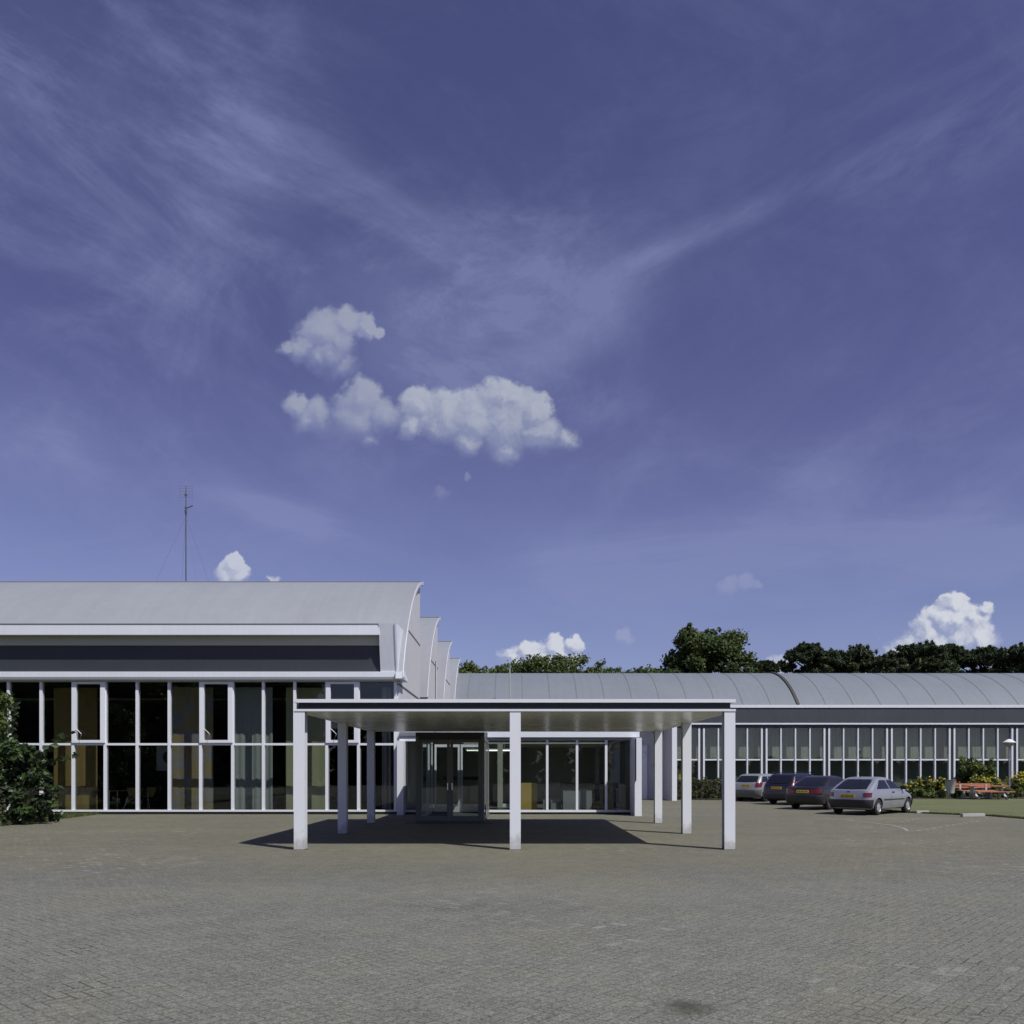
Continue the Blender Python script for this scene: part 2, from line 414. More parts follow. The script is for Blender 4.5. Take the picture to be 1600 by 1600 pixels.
def mat_brick():
    m, nt, b = new_mat('white_brick'); o = objco(nt)
    sp = nt.nodes.new('ShaderNodeSeparateXYZ'); nt.links.new(o, sp.inputs[0])
    vec = xyz(X(sp.outputs[0]) + X(sp.outputs[1]), X(sp.outputs[2]), 0.0)
    br = nt.nodes.new('ShaderNodeTexBrick'); nt.links.new(vec, br.inputs['Vector'])
    br.inputs['Color1'].default_value = (.66, .66, .73, 1); br.inputs['Color2'].default_value = (.58, .58, .65, 1); br.inputs['Mortar'].default_value = (.46, .46, .50, 1)
    br.inputs['Scale'].default_value = 1; br.inputs['Mortar Size'].default_value = .011; br.inputs['Brick Width'].default_value = .23; br.inputs['Row Height'].default_value = .09
    nt.links.new(br.outputs[0], b.inputs['Base Color']); b.inputs['Roughness'].default_value = .7
    bp = nt.nodes.new('ShaderNodeBump'); bp.inputs['Strength'].default_value = .5; bp.inputs['Distance'].default_value = .01; bp.invert = True
    nt.links.new(br.outputs['Fac'], bp.inputs['Height']); nt.links.new(bp.outputs[0], b.inputs['Normal'])
    M['white_brick'] = m
mat_brick()


def mat_paving():
    m, nt, b = new_mat('paving_bricks'); o = objco(nt)
    mp = nt.nodes.new('ShaderNodeMapping'); mp.inputs['Rotation'].default_value = (0, 0, R(42)); nt.links.new(o, mp.inputs[0])
    sp = nt.nodes.new('ShaderNodeSeparateXYZ'); nt.links.new(mp.outputs[0], sp.inputs[0])
    px, py = X(sp.outputs[0]), X(sp.outputs[1])
    wob = (noise_x(o, .8, 3, .5) - .5) * .05
    bw = .105                                   # herringbone of 105 x 210 mm bricks
    hx = (px + wob) / bw; hy = (py + wob) / bw
    ci = X.m('FLOOR', hx); cj = X.m('FLOOR', hy)
    fx = hx - ci; fy = hy - cj
    k = X.m('FLOORED_MODULO', ci - cj + .001, 4.0)
    def between(lo, hi): return X.m('GREATER_THAN', k, lo) * X.m('LESS_THAN', k, hi)
    k0, k1, k2, k3 = between(-.5, .5), between(.5, 1.5), between(1.5, 2.5), between(2.5, 3.5)
    BIG = 9.0
    dl = fx + k1 * BIG; dr = (1.0 - fx) + k0 * BIG          # open ends inside lying bricks
    db = fy + k2 * BIG; dt_ = (1.0 - fy) + k3 * BIG         # open ends inside standing bricks
    dist = X.m('MINIMUM', X.m('MINIMUM', dl, dr), X.m('MINIMUM', db, dt_))
    joint = 1.0 - dist.smooth(.02, .11)
    wn = nt.nodes.new('ShaderNodeTexWhiteNoise'); wn.noise_dimensions = '2D'
    nt.links.new(xyz(ci - k1 + .5, cj - k2 + .5, 0.0), wn.inputs['Vector']); tone = X(wn.outputs['Value'])
    big = noise_x(o, .11, 6, .62); mid = noise_x(o, .55, 6, .62, .6); small = noise_x(o, 3.2, 5, .65)
    grit = noise_x(o, 48, 3, .7); grit2 = noise_x(o, 130, 2, .7)
    mp2 = nt.nodes.new('ShaderNodeMapping'); mp2.inputs['Scale'].default_value = (.05, .40, 1); nt.links.new(o, mp2.inputs[0])
    tyre = noise_x(mp2.outputs[0], 1.0, 5, .6, .4)               # wear along the way cars drive
    f = 1.0 + (big - .5) * .45 + (mid - .5) * .42 + (small - .5) * .44 + (tone - .5) * .16 + (grit - .5) * 2.5 + (grit2 - .5) * 2.0 + (noise_x(o, 21, 3, .7) - .5) * 1.5 + (tyre - .5) * .40
    worn = noise_x(o, 1.3, 5, .7).smooth(.46, .66) * noise_x(o, .35, 3, .6).smooth(.36, .60)
    jv = joint * (.20 + worn * .50)
    f = X.m('MAXIMUM', f, .22) * (1.0 - jv)
    speck = noise_x(o, 62, 1, .5).smooth(.66, .76)
    f = f + speck * .9
    pale = tone.smooth(.90, .93) * noise_x(o, .16, 3, .5).smooth(.50, .64)
    f = f + pale * .28
    vm = nt.nodes.new('ShaderNodeVectorMath'); vm.operation = 'SCALE'; vm.inputs[0].default_value = (.163, .1645, .142)
    nt.links.new(f.s, vm.inputs['Scale'])
    # algae and moss: more of it where nobody drives, near the canopy and in the joints
    so = nt.nodes.new('ShaderNodeSeparateXYZ'); nt.links.new(o, so.inputs[0]); wy = X(so.outputs[1])
    moss = (big * .5 + mid * .5 + small * .25 + wy.smooth(10.5, 18) * .20 + joint * .10).smooth(.58, .86)
    vg = nt.nodes.new('ShaderNodeVectorMath'); vg.operation = 'SCALE'; vg.inputs[0].default_value = (.146, .141, .098)
    nt.links.new(f.s, vg.inputs['Scale'])
    c = mixc(moss * .85, vm.outputs[0], vg.outputs[0])
    tuft = (small * .6 + grit * .4 + joint * .12).smooth(.66, .74) * mid.smooth(.52, .66)
    c = mixc(tuft * .6, c, (.060, .066, .028))
    vd = nt.nodes.new('ShaderNodeVectorMath'); vd.operation = 'DISTANCE'; nt.links.new(o, vd.inputs[0]); vd.inputs[1].default_value = (1.20, 6.0, 0)
    patch = (X(vd.outputs['Value']) + (small - .5) * .55 + (mid - .5) * .3).smooth(.20, .02)
    c = mixc(patch * .7, c, (.038, .040, .022))
    nt.links.new(c, b.inputs['Base Color'])
    b.inputs['Roughness'].default_value = .86; b.inputs['Specular IOR Level'].default_value = .25
    bp = nt.nodes.new('ShaderNodeBump'); bp.inputs['Strength'].default_value = .55; bp.inputs['Distance'].default_value = .008
    h = grit * 1.0 + grit2 * .6 - joint * .45 + tone * .12
    nt.links.new(h.s, bp.inputs['Height']); nt.links.new(bp.outputs[0], b.inputs['Normal'])
    M['paving_bricks'] = m
mat_paving()


def mat_lawn():
    m, nt, b = new_mat('lawn_grass'); o = objco(nt)
    n1 = noise_x(o, .35, 5, .6); n2 = noise_x(o, 4, 5, .65); n3 = noise_x(o, 40, 3, .7)
    mp = nt.nodes.new('ShaderNodeMapping'); mp.inputs['Scale'].default_value = (.12, .7, 1); nt.links.new(o, mp.inputs[0])
    st = noise_x(mp.outputs[0], 1.0, 3, .5)
    f = 1.0 + (n1 - .5) * .5 + (n2 - .5) * .35 + (n3 - .5) * .45 + (st - .5) * .6
    vm = nt.nodes.new('ShaderNodeVectorMath'); vm.operation = 'SCALE'; vm.inputs[0].default_value = (.122, .138, .054)
    nt.links.new(f.s, vm.inputs['Scale'])
    c = mixc((n1 * .6 + n2 * .4).smooth(.52, .72) * .7, vm.outputs[0], (.17, .145, .075))
    nt.links.new(c, b.inputs['Base Color']); b.inputs['Roughness'].default_value = .9
    bp = nt.nodes.new('ShaderNodeBump'); bp.inputs['Strength'].default_value = .9; bp.inputs['Distance'].default_value = .03
    nt.links.new(n3.s, bp.inputs['Height']); nt.links.new(bp.outputs[0], b.inputs['Normal'])
    M['lawn_grass'] = m
mat_lawn()


def mat_woven():
    m, nt, b = new_mat('curtain_woven'); o = objco(nt)
    sp = nt.nodes.new('ShaderNodeSeparateXYZ'); nt.links.new(o, sp.inputs[0])
    z = X(sp.outputs[2]); x = X(sp.outputs[0])
    a = noise_x(xyz(x * .35, 0.0, z * 2.2), 1.6, 5, .6); c2 = noise_x(xyz(x * 1.8, 0.0, z * .6), 1.3, 4, .6)
    c = mixc((a * .6 + c2 * .5).smooth(.45, .66), (.31, .23, .10), (.24, .23, .27))
    nt.links.new(c, b.inputs['Base Color']); b.inputs['Roughness'].default_value = .9
    M['curtain_woven'] = m
mat_woven()

# ------------------------------------------------------------------ mesh helpers


class MB:
    def __init__(self): self.v = []; self.f = []; self.mi = []; self.sm = []

    def add(self, vs, fs, mi=0, smooth=False):
        o = len(self.v); self.v += [tuple(p) for p in vs]
        for f in fs: self.f.append([i + o for i in f]); self.mi.append(mi); self.sm.append(smooth)
        return self

    def box(self, x0, x1, y0, y1, z0, z1, mi=0):
        v = [(x0, y0, z0), (x1, y0, z0), (x1, y1, z0), (x0, y1, z0), (x0, y0, z1), (x1, y0, z1), (x1, y1, z1), (x0, y1, z1)]
        return self.add(v, [(0, 3, 2, 1), (4, 5, 6, 7), (0, 1, 5, 4), (1, 2, 6, 5), (2, 3, 7, 6), (3, 0, 4, 7)], mi)

    def prism_x(self, poly, x0, x1, mi=0, smooth=False):
        """poly of (y, z) extruded along x"""
        n = len(poly)
        v = [(x0, y, z) for y, z in poly] + [(x1, y, z) for y, z in poly]
        f = [list(range(n)), [n + i for i in reversed(range(n))]]
        self.add(v, f, mi)
        return self.add(v, [(i, i + n, (i + 1) % n + n, (i + 1) % n) for i in range(n)], mi, smooth)

    def prism_z(self, poly, z0, z1, mi=0):
        n = len(poly)
        v = [(x, y, z0) for x, y in poly] + [(x, y, z1) for x, y in poly]
        return self.add(v, [list(reversed(range(n))), [n + i for i in range(n)]] + [(i, (i + 1) % n, (i + 1) % n + n, i + n) for i in range(n)], mi)

    def tube(self, pts, rad, n=8, mi=0, cap=True):
        pts = [Vector(p) for p in pts]
        rads = rad if isinstance(rad, (list, tuple)) else [rad] * len(pts)
        vs, fs = [], []
        up = Vector((0, 0, 1))
        for i, p in enumerate(pts):
            d = (pts[min(i + 1, len(pts) - 1)] - pts[max(i - 1, 0)]).normalized()
            a = d.cross(up if abs(d.z) < .95 else Vector((1, 0, 0))).normalized(); b = d.cross(a)
            for k in range(n):
                t = 2 * math.pi * k / n
                vs.append(p + (a * math.cos(t) + b * math.sin(t)) * rads[i])
        for i in range(len(pts) - 1):
            for k in range(n):
                fs.append((i * n + k, i * n + (k + 1) % n, (i + 1) * n + (k + 1) % n, (i + 1) * n + k))
        self.add(vs, fs, mi, True)
        if cap:
            self.add(vs[:n], [list(reversed(range(n)))], mi); self.add(vs[-n:], [list(range(n))], mi)
        return self

    def lathe(self, prof, c=(0, 0, 0), n=24, mi=0, axis='z'):
        """prof of (r, h)"""
        vs, fs = [], []
        for r, h in prof:
            for k in range(n):
                t = 2 * math.pi * k / n
                a, b = r * math.cos(t), r * math.sin(t)
                p = (a, b, h) if axis == 'z' else (a, h, b)
                vs.append((p[0] + c[0], p[1] + c[1], p[2] + c[2]))
        for i in range(len(prof) - 1):
            for k in range(n):
                q = (i * n + k, i * n + (k + 1) % n, (i + 1) * n + (k + 1) % n, (i + 1) * n + k)
                fs.append(q if axis == 'z' else q[::-1])
        self.add(vs, fs, mi, True)
        return self

    def grid(self, fn, us, vs_, mi=0, smooth=True):
        vs = [fn(u, v) for v in vs_ for u in us]; nu = len(us)
        return self.add(vs, [(j * nu + i, j * nu + i + 1, (j + 1) * nu + i + 1, (j + 1) * nu + i) for j in range(len(vs_) - 1) for i in range(nu - 1)], mi, smooth)

    def build(self, name, mats, parent=None, sharp=None, bevel=0):
        me = bpy.data.meshes.new(name); me.from_pydata(self.v, [], self.f)
        for m in (mats if isinstance(mats, (list, tuple)) else [mats]): me.materials.append(M[m])
        me.polygons.foreach_set('material_index', self.mi); me.polygons.foreach_set('use_smooth', self.sm)
        me.validate()
        if sharp is None and any(self.sm): sharp = 42
        if sharp is not None: me.set_sharp_from_angle(angle=R(sharp))
        o = bpy.data.objects.new(name, me); col.objects.link(o); o.parent = parent
        if bevel:
            bm = bmesh.new(); bm.from_mesh(me)
            bmesh.ops.remove_doubles(bm, verts=bm.verts, dist=1e-5)
            bmesh.ops.bevel(bm, geom=list(bm.edges), offset=bevel, segments=2, affect='EDGES', profile=.5, clamp_overlap=True)
            bm.to_mesh(me); bm.free()
        return o


def tag(o, label=None, cat=None, group=None, kind=None):
    if label: o['label'] = label
    if cat: o['category'] = cat
    if group: o['group'] = group
    if kind: o['kind'] = kind
    return o


def empty(name, loc=(0, 0, 0), rz=0, label=None, cat=None, group=None):
    o = bpy.data.objects.new(name, None); col.objects.link(o); o.location = loc; o.rotation_euler.z = rz
    o.empty_display_size = .3
    return tag(o, label, cat, group)


def copy_tree(o, parent=None):
    c = o.copy(); col.objects.link(c); c.parent = parent
    for ch in [q for q in bpy.data.objects if q.parent == o]: copy_tree(ch, c)
    return c


def box(name, m, parent, *b, bevel=0): return MB().box(*b).build(name, m, parent, bevel=bevel)


# ------------------------------------------------------------------ ground
def sheet(name, poly, z, m, cat_kind='structure'):
    me = bpy.data.meshes.new(name)
    me.from_pydata([(x, y, z) for x, y in poly], [], [list(range(len(poly)))]); me.materials.append(M[m])
    o = bpy.data.objects.new(name, me); col.objects.link(o); o['kind'] = cat_kind
    return o


sheet('ground', [(-900, -900), (900, -900), (900, 900), (-900, 900)], -.03, 'lawn_grass')
sheet('paved_yard', [(-70, -34), (70, -34), (70, 62), (-70, 62)], 0, 'paving_bricks')
LAWN = [(14.9, 49.2), (14.9, 33.5), (16.3, 31.6), (16.95, 30.9), (17.2, 28.0), (17.6, 21), (60, 21), (60, 49.2)]
MB().prism_z(LAWN[::-1], .0, .045).build('lawn', 'lawn_grass')['kind'] = 'structure'
MB().prism_z([(-50, 8), (-15.0, 8), (-15.15, 26), (-15.25, 29.5), (-15.45, 31.95), (-50, 31.95)], .0, .035).build('grass_verge', 'lawn_grass')['kind'] = 'structure'
MB().prism_z([(8.7, 47.6), (11.0, 47.2), (14.9, 47.0), (18, 48.0), (36, 47.9), (60, 48), (60, 60.7), (8.7, 60.7)], .0, .07).build('planting_soil', 'soil')['kind'] = 'structure'
rng = np.random.default_rng(4)


def grass_blades(name, pts, h, m):
    n = len(pts); a = rng.random(n) * 6.283; hh = h * (.5 + rng.random(n)); w = .012 + .01 * rng.random(n)
    lx = (rng.random(n) - .5) * .6 * hh; ly = (rng.random(n) - .5) * .6 * hh
    P = np.array(pts); ca, sa = np.cos(a) * w, np.sin(a) * w
    v = np.empty((n, 3, 3))
    v[:, 0] = np.stack([P[:, 0] - ca, P[:, 1] - sa, P[:, 2]], 1); v[:, 1] = np.stack([P[:, 0] + ca, P[:, 1] + sa, P[:, 2]], 1)
    v[:, 2] = np.stack([P[:, 0] + lx, P[:, 1] + ly, P[:, 2] + hh], 1)
    me = bpy.data.meshes.new(name); me.from_pydata(v.reshape(-1, 3).tolist(), [], np.arange(n * 3).reshape(-1, 3).tolist())
    for q in m: me.materials.append(M[q])
    me.polygons.foreach_set('material_index', rng.integers(0, len(m), n).astype(np.int32))
    o = bpy.data.objects.new(name, me); col.objects.link(o); o['kind'] = 'stuff'; return o


def edge_pts(poly, n, spread, z):
    out = []
    segs = [(Vector(poly[i]), Vector(poly[i + 1])) for i in range(len(poly) - 1)]
    L = [(b - a).length for a, b in segs]; tot = sum(L)
    for (a, b), l in zip(segs, L):
        for _ in range(int(n * l / tot)):
            p = a.lerp(b, rng.random()); d = (b - a).normalized(); nn = Vector((-d.y, d.x)); p = p + nn * (abs(rng.normal()) * spread - .03)
            out.append((p.x, p.y, z))
    return out


lawn_in = [(14.95 + rng.random() * 16, 29 + rng.random() * 19, .04) for _ in range(5000)]
lawn_in = [p for p in lawn_in if p[0] > 17.2 or p[1] > 33.5 or (p[0] > 16.4 and p[1] > 31.6)]
grass_blades('lawn_blades', edge_pts([(14.9, 49), (14.9, 33.5), (16.3, 31.6), (16.95, 30.9), (17.2, 28.0), (17.6, 21)], 7000, .15, .03) , .035, ['blade', 'blade_dark'])
grass_blades('verge_blades', edge_pts([(-15.0, 8), (-15.15, 26), (-15.25, 29.5), (-15.45, 31.9)][::-1], 2500, .10, .03) + [(-15.4 - rng.random() * 4, 24 + rng.random() * 7.9, .03) for _ in range(6000)], .08, ['blade', 'blade_dark'])


def line_dash(a, b, n, w, frac):
    a, b = Vector(a), Vector(b); d = (b - a) / n; t = d.normalized(); nn = Vector((-t.y, t.x)) * w
    mb = MB()
    for i in range(n):
        p = a + d * i; q = p + d * frac
        mb.prism_z([tuple(p - nn), tuple(q - nn), tuple(q + nn), tuple(p + nn)], .001, .006)
    return mb


for a, b, n in (((10.9, 23.4), (15.1, 28.0), 10), ((12.3, 27.5), (13.7, 29.2), 4), ((8.6, 36.2), (9.5, 37.2), 2), ((5.4, 36.0), (6.3, 36.9), 2)):
    tag(line_dash(a, b, n, .055, .48).build('parking_line', 'dash_white'), kind='structure')
# the paler strip of gutter bricks that bends round the parking bays
pts = [(10.5, 29.2), (10.9, 28.4), (11.15, 27.0), (11.2, 25.6), (11.0, 24.4), (10.6, 23.3)]
mb = MB()
for p, q in zip(pts, pts[1:]):
    p, q = Vector(p), Vector(q); t = (q - p).normalized(); nn = Vector((-t.y, t.x)) * .05
    mb.prism_z([tuple(p - nn), tuple(p + nn), tuple(q + nn), tuple(q - nn)][::-1], .001, .005)
tag(mb.build('gutter_strip', 'dash_white'), kind='structure')
tag(MB().prism_z([(15.75, 30.35), (16.62, 30.5), (16.6, 30.66), (15.73, 30.5)], 0, .11).build('kerb_stone', 'kerb_white', bevel=.012),
    'long pale kerb stone lying at the lawn corner beyond the dashed parking line', 'kerb stone', 'kerb stones at the parking bays')
tag(MB().prism_z([(15.25, 32.75), (15.75, 32.82), (15.73, 32.96), (15.23, 32.89)], 0, .10).build('kerb_stone', 'kerb_white', bevel=.012),
    'short pale kerb stone just in front of the silver hatchback front wheel', 'kerb stone', 'kerb stones at the parking bays')

# ------------------------------------------------------------------ left hall with sawtooth shells
FY = 32.2          # facade plane
EX = -4.3          # end wall plane
XL = -33.0
hall = empty('assembly_hall', (-18, 32, 0), 0, 'white hall with curved sawtooth roofs and a tall glazed front, left of the canopy', 'hall building')
hall_inv = Matrix.Translation(-Vector((-18, 32, 0)))


def P(o, par):
    """parent while keeping geometry written in world coordinates"""
    o.parent = par; o.matrix_parent_inverse = Matrix.Translation(-par.matrix_basis.translation) if not par.rotation_euler.z else par.matrix_basis.inverted()
    return o


def arc(y0, z0, y1, z1, a0, a1, n=22):
    A = R(a0); B = R(a1); chord = math.hypot(y1 - y0, z1 - z0)
    out = []
    rad = chord / (2 * math.sin((A - B) / 2))
    for i in range(n + 1):
        a = A + (B - A) * i / n
        out.append((rad * (math.sin(A) - math.sin(a)), rad * (math.cos(a) - math.cos(A))))
    ex, ez = out[-1]; sx = (y1 - y0) / ex; sz = (z1 - z0) / ez
    return [(y0 + p * sx, z0 + q * sz) for p, q in out]


def shell_slab(prof, x0, x1, th):
    low = []
    for i, (y, z) in enumerate(prof):
        a = prof[max(i - 1, 0)]; b = prof[min(i + 1, len(prof) - 1)]
        t = Vector((b[0] - a[0], b[1] - a[1])).normalized()
        low.append((y + t.y * th, z - t.x * th))
    mb = MB(); n = len(prof)
    for A, flip in ((prof, False), (low, True)):
        v = [(x0, y, z) for y, z in A] + [(x1, y, z) for y, z in A]
        mb.add(v, [((i, i + n, i + n + 1, i + 1) if not flip else (i, i + 1, i + n + 1, i + n)) for i in range(n - 1)], 0, True)
    for x, flip in ((x0, True), (x1, False)):
        v = [(x, y, z) for y, z in prof] + [(x, y, z) for y, z in low]
        mb.add(v, [((i, i + 1, n + i + 1, n + i) if not flip else (i + 1, i, n + i, n + i + 1)) for i in range(n - 1)])
    for i, flip in ((0, False), (n - 1, True)):
        v = [(x0, *prof[i]), (x1, *prof[i]), (x1, *low[i]), (x0, *low[i])]
        mb.add(v, [(0, 1, 2, 3) if flip else (3, 2, 1, 0)])
    return mb


prof0 = arc(31.9, 5.10, 39.15, 10.15, 62, 11)
STEP = [0, 9.05, 18.1, 26.8]
for k, dy in enumerate(STEP):
    pr = [(y + dy, z) for y, z in prof0]
    if k == 0:
        up = [(y, z) for y, z in pr if z > 6.95]
        mb = shell_slab(up, XL, -4.94, .16)
        m2 = shell_slab(pr, -4.94, -4.15, .16)
        mb.add(m2.v, m2.f); mb.sm[-len(m2.sm):] = m2.sm
    else:
        mb = shell_slab(pr, XL, -4.15, .16)
    P(mb.build('roof', 'shell_roof'), hall)
    # white verge trim on the gable edge, doubled near the ridge as on the building
    tr = shell_slab([(y, z + .012) for y, z in pr], -4.15, -4.11, .13)
    P(tr.build('verge_trim', 'verge_grey'), hall)
    P(MB().box(XL, -4.16, pr[-1][0] - .05, pr[-1][0] - .021, pr[-1][1] - .06, pr[-1][1] + .03).build('ridge_joint', 'plinth'), hall)
    P(MB().box(XL, -4.15, pr[-1][0] - .02, pr[-1][0] + .12, pr[-1][1] - .05, pr[-1][1] + .045).build('ridge_cap', 'verge_grey'), hall)
    # gable wall under the arc
    poly = [(pr[0][0] + .25, 4.86)] + [(y + .12, z - .15) for y, z in pr[1:]] + [(pr[-1][0] + .12, 4.86)]
    P(MB().prism_x(poly, EX - .2, EX).build('gable_wall', 'corrugated'), hall)
    P(MB().box(EX - .03, EX + .012, pr[0][0] + 2.2, pr[-1][0] + .1, 7.27, 7.33).build('cladding_joint', 'plinth'), hall)
    # north light glazing behind the ridge
    P(MB().box(XL, EX - .2, pr[-1][0] + .02, pr[-1][0] + .08, 5.0, pr[-1][1] - .1).build('north_light', 'dark_panel'), hall)
    P(MB().box(XL, EX - .2, pr[-1][0] + .08, pr[-1][0] + 2.1, 4.8, 5.0).build('valley_gutter', 'galvanised'), hall)
P(MB().box(EX - .2, EX, FY + .05, 67.5, 0, 4.83).build('side_wall', 'corrugated'), hall)
P(MB().box(EX - .06, EX + .015, FY + .1, 67.5, 4.80, 4.87).build('cladding_joint', 'plinth'), hall)
P(MB().box(EX - .05, EX + .02, 46.8, 47.5, 2.0, 7.55).build('slot_window', 'dark_frame'), hall)
P(MB().box(EX - .05, EX + .05, 47.08, 47.2, 2.0, 7.55).build('slot_mullion', 'white_trim'), hall)
P(MB().box(XL, EX - .2, 67.3, 67.5, 0, 5.0).build('rear_wall', 'corrugated'), hall)
P(MB().box(XL - .2, XL, FY, 67.5, 0, 5.0).build('side_wall', 'corrugated'), hall)
# dormer light across the front of the first shell
poly = [(31.50, 6.58), (31.50, 6.95), (33.9, 7.06), (33.9, 6.90), (31.66, 6.80), (31.66, 6.58)]
P(MB().prism_x(poly, XL, -4.93).build('dormer_fascia', 'fascia_white'), hall)
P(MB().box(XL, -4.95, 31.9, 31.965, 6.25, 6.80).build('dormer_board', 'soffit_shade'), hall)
P(MB().box(XL, -4.95, 31.955, 32.05, 5.03, 6.25).build('dormer_panel', 'dark_panel'), hall)
poly = [(31.46, 6.98), (31.90, 5.28), (32.0, 5.06), (34.6, 5.06), (34.6, 7.0), (33.8, 7.05)]
P(MB().prism_x(poly, -4.95, -4.37).build('dormer_cheek', 'fascia_white'), hall)
poly = [(31.42, 7.0), (31.88, 5.26), (31.98, 5.26), (33.0, 6.2), (33.4, 7.06)]
P(MB().prism_x(poly, -4.37, -4.31).build('cheek_flashing', 'white_trim'), hall)
P(MB().box(XL, -4.40, 31.485, 31.52, 6.955, 6.985).build('dormer_flashing', 'plinth'), hall)
# cornice above the windows
poly = [(31.86, 5.08), (31.86, 5.27), (31.98, 5.29), (33.0, 5.05), (33.0, 4.99), (31.9, 4.99)]
P(MB().prism_x(poly, XL, -4.06).build('cornice', 'fascia_white'), hall)
P(MB().prism_x([(31.6, 5.0), (31.72, 5.26), (31.85, 5.28), (31.85, 5.0)], -4.36, -4.12).build('gutter_outlet', 'verge_grey'), hall)
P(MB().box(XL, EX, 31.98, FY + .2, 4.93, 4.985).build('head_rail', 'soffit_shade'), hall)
P(MB().box(XL, EX + .02, FY - .06, FY + .15, -.02, .10).build('plinth', 'plinth'), hall)
# glazed front
def xw(px, D=32.15): return (px - 804) / 1350 * D
mx = [xw(p) for p in (14, 65, 115, 165, 215, 265, 314, 364, 412, 461, 511, 560.5, 618)]
while mx[0] > XL + 1.4: mx.insert(0, mx[0] - 1.19)
for x in mx:
    P(MB().box(x - .055, x + .045, FY - .1, FY + .05, .14, 4.93).build('mullion', 'white_paint'), hall)
    P(MB().box(x + .045, x + .075, FY - .03, FY + .04, .14, 2.45).build('mullion_cover', 'galvanised'), hall)
P(MB().box(XL, mx[-1] + .1, FY - .13, FY + .06, .10, .165).build('sill', 'white_paint'), hall)
casement_px = {115, 314, 511}
cas = [xw(p) for p in casement_px]
for x0, x1 in zip(mx, mx[1:]):
    a, b = x0 + .045, x1 - .055
    P(MB().box(a, b, FY - .09, FY + .04, 2.565, 2.645).build('transom', 'white_paint'), hall)
    P(MB().box(a, b, FY - .01, FY + .003, .145, 2.565).build('window', 'glass'), hall)
    if any(abs(x0 - c) < .02 for c in cas):
        mb = MB(); z0, z1 = 2.66, 4.92; y0, y1 = FY - .15, FY - .02; w = .10
        mb.box(a - .07, a + w, y0, y1, z0, z1).box(b - w, b + .07, y0, y1, z0, z1).box(a + w, b - w, y0, y1, z0, z0 + w).box(a + w, b - w, y0, y1, z1 - w * .8, z1)
        c = P(mb.build('casement', 'white_paint'), hall)
        q = MB().box(a + w, b - w, FY - .08, FY - .068, z0 + w, z1 - w * .8).build('pane', 'glass'); q.parent = c
        s = MB().tube([(a + w + .02, FY - .17, 3.18), (a + w + .24, FY - .24, 2.98), (a + w + .12, FY - .17, 2.68)], .012, 6).build('stay', 'white_trim'); s.parent = c
    else:
        P(MB().box(a, b, FY - .01, FY + .003, 2.645, 4.93).build('window', 'glass'), hall)
# inside of the hall
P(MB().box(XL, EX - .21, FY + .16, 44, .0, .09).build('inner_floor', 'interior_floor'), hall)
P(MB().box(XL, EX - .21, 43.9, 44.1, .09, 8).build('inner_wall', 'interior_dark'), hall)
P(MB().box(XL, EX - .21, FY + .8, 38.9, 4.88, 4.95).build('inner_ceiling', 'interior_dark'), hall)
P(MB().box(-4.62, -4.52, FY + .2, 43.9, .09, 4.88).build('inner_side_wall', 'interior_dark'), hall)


def curtain(x0, x1, y, m, label, wave=.03, period=.25, top=4.8, grp='curtains behind the hall windows', seed=0):
    n = max(8, int((x1 - x0) / .03)); us = [x0 + (x1 - x0) * i / n for i in range(n + 1)]
    rr = random.Random(seed); ph = rr.random() * 6; per2 = period * 1.7
    def yy(x): return y + wave * math.sin(2 * math.pi * x / period + ph) + wave * .6 * math.sin(2 * math.pi * x / per2)
    mb = MB()
    zs = [.12, 1.2, 2.4, 3.6, top]
    mb.grid(lambda u, v: (u, yy(u), v), us, zs); mb.grid(lambda u, v: (u, yy(u) + .012, v), us[::-1], zs)
    return tag(mb.build('curtain', m), label, 'curtain', grp)


CY = 33.1
def xc(px, D): return (px - 804) / 1350 * D
curtain(xc(84, CY), xc(152, CY), CY, 'curtain_orange', 'flat ochre brown curtain panel farthest left, behind the shrub tips', .006, .5)
curtain(xc(268, 32.95), xc(333, 32.95), 32.95, 'curtain_woven', 'curtain woven in gold and mauve bands beside the hanging poster', .006, .4, seed=1)
curtain(xc(364, 32.95), xc(426, 32.95), 32.95, 'curtain_grey', 'pale grey pleated curtain in the middle of the hall front', .02, .28, seed=2)
curtain(xc(447, CY), xc(511, CY), CY, 'curtain_olive', 'olive cream curtain half hidden behind the left front canopy post', .006, .5, seed=3)
curtain(xc(597, 32.9), xc(617, 32.9), 32.9, 'curtain_pale', 'narrow pinkish grey drape bunched at the right corner of the hall', .03, .16, seed=4)
pm = empty('wall_poster', (xc(256, 35.5), 35.5, 1.62), 0, 'white hanging poster with a black round patch inside the hall', 'poster')
MB().box(-.30, .30, 0, .02, 0, 1.0).build('sheet', 'poster', pm)
MB().lathe([(0, -.004), (.26, -.004), (.26, .0)], (.22, -.001, .56), 24, axis='y').build('round_patch', 'poster_ink', pm)


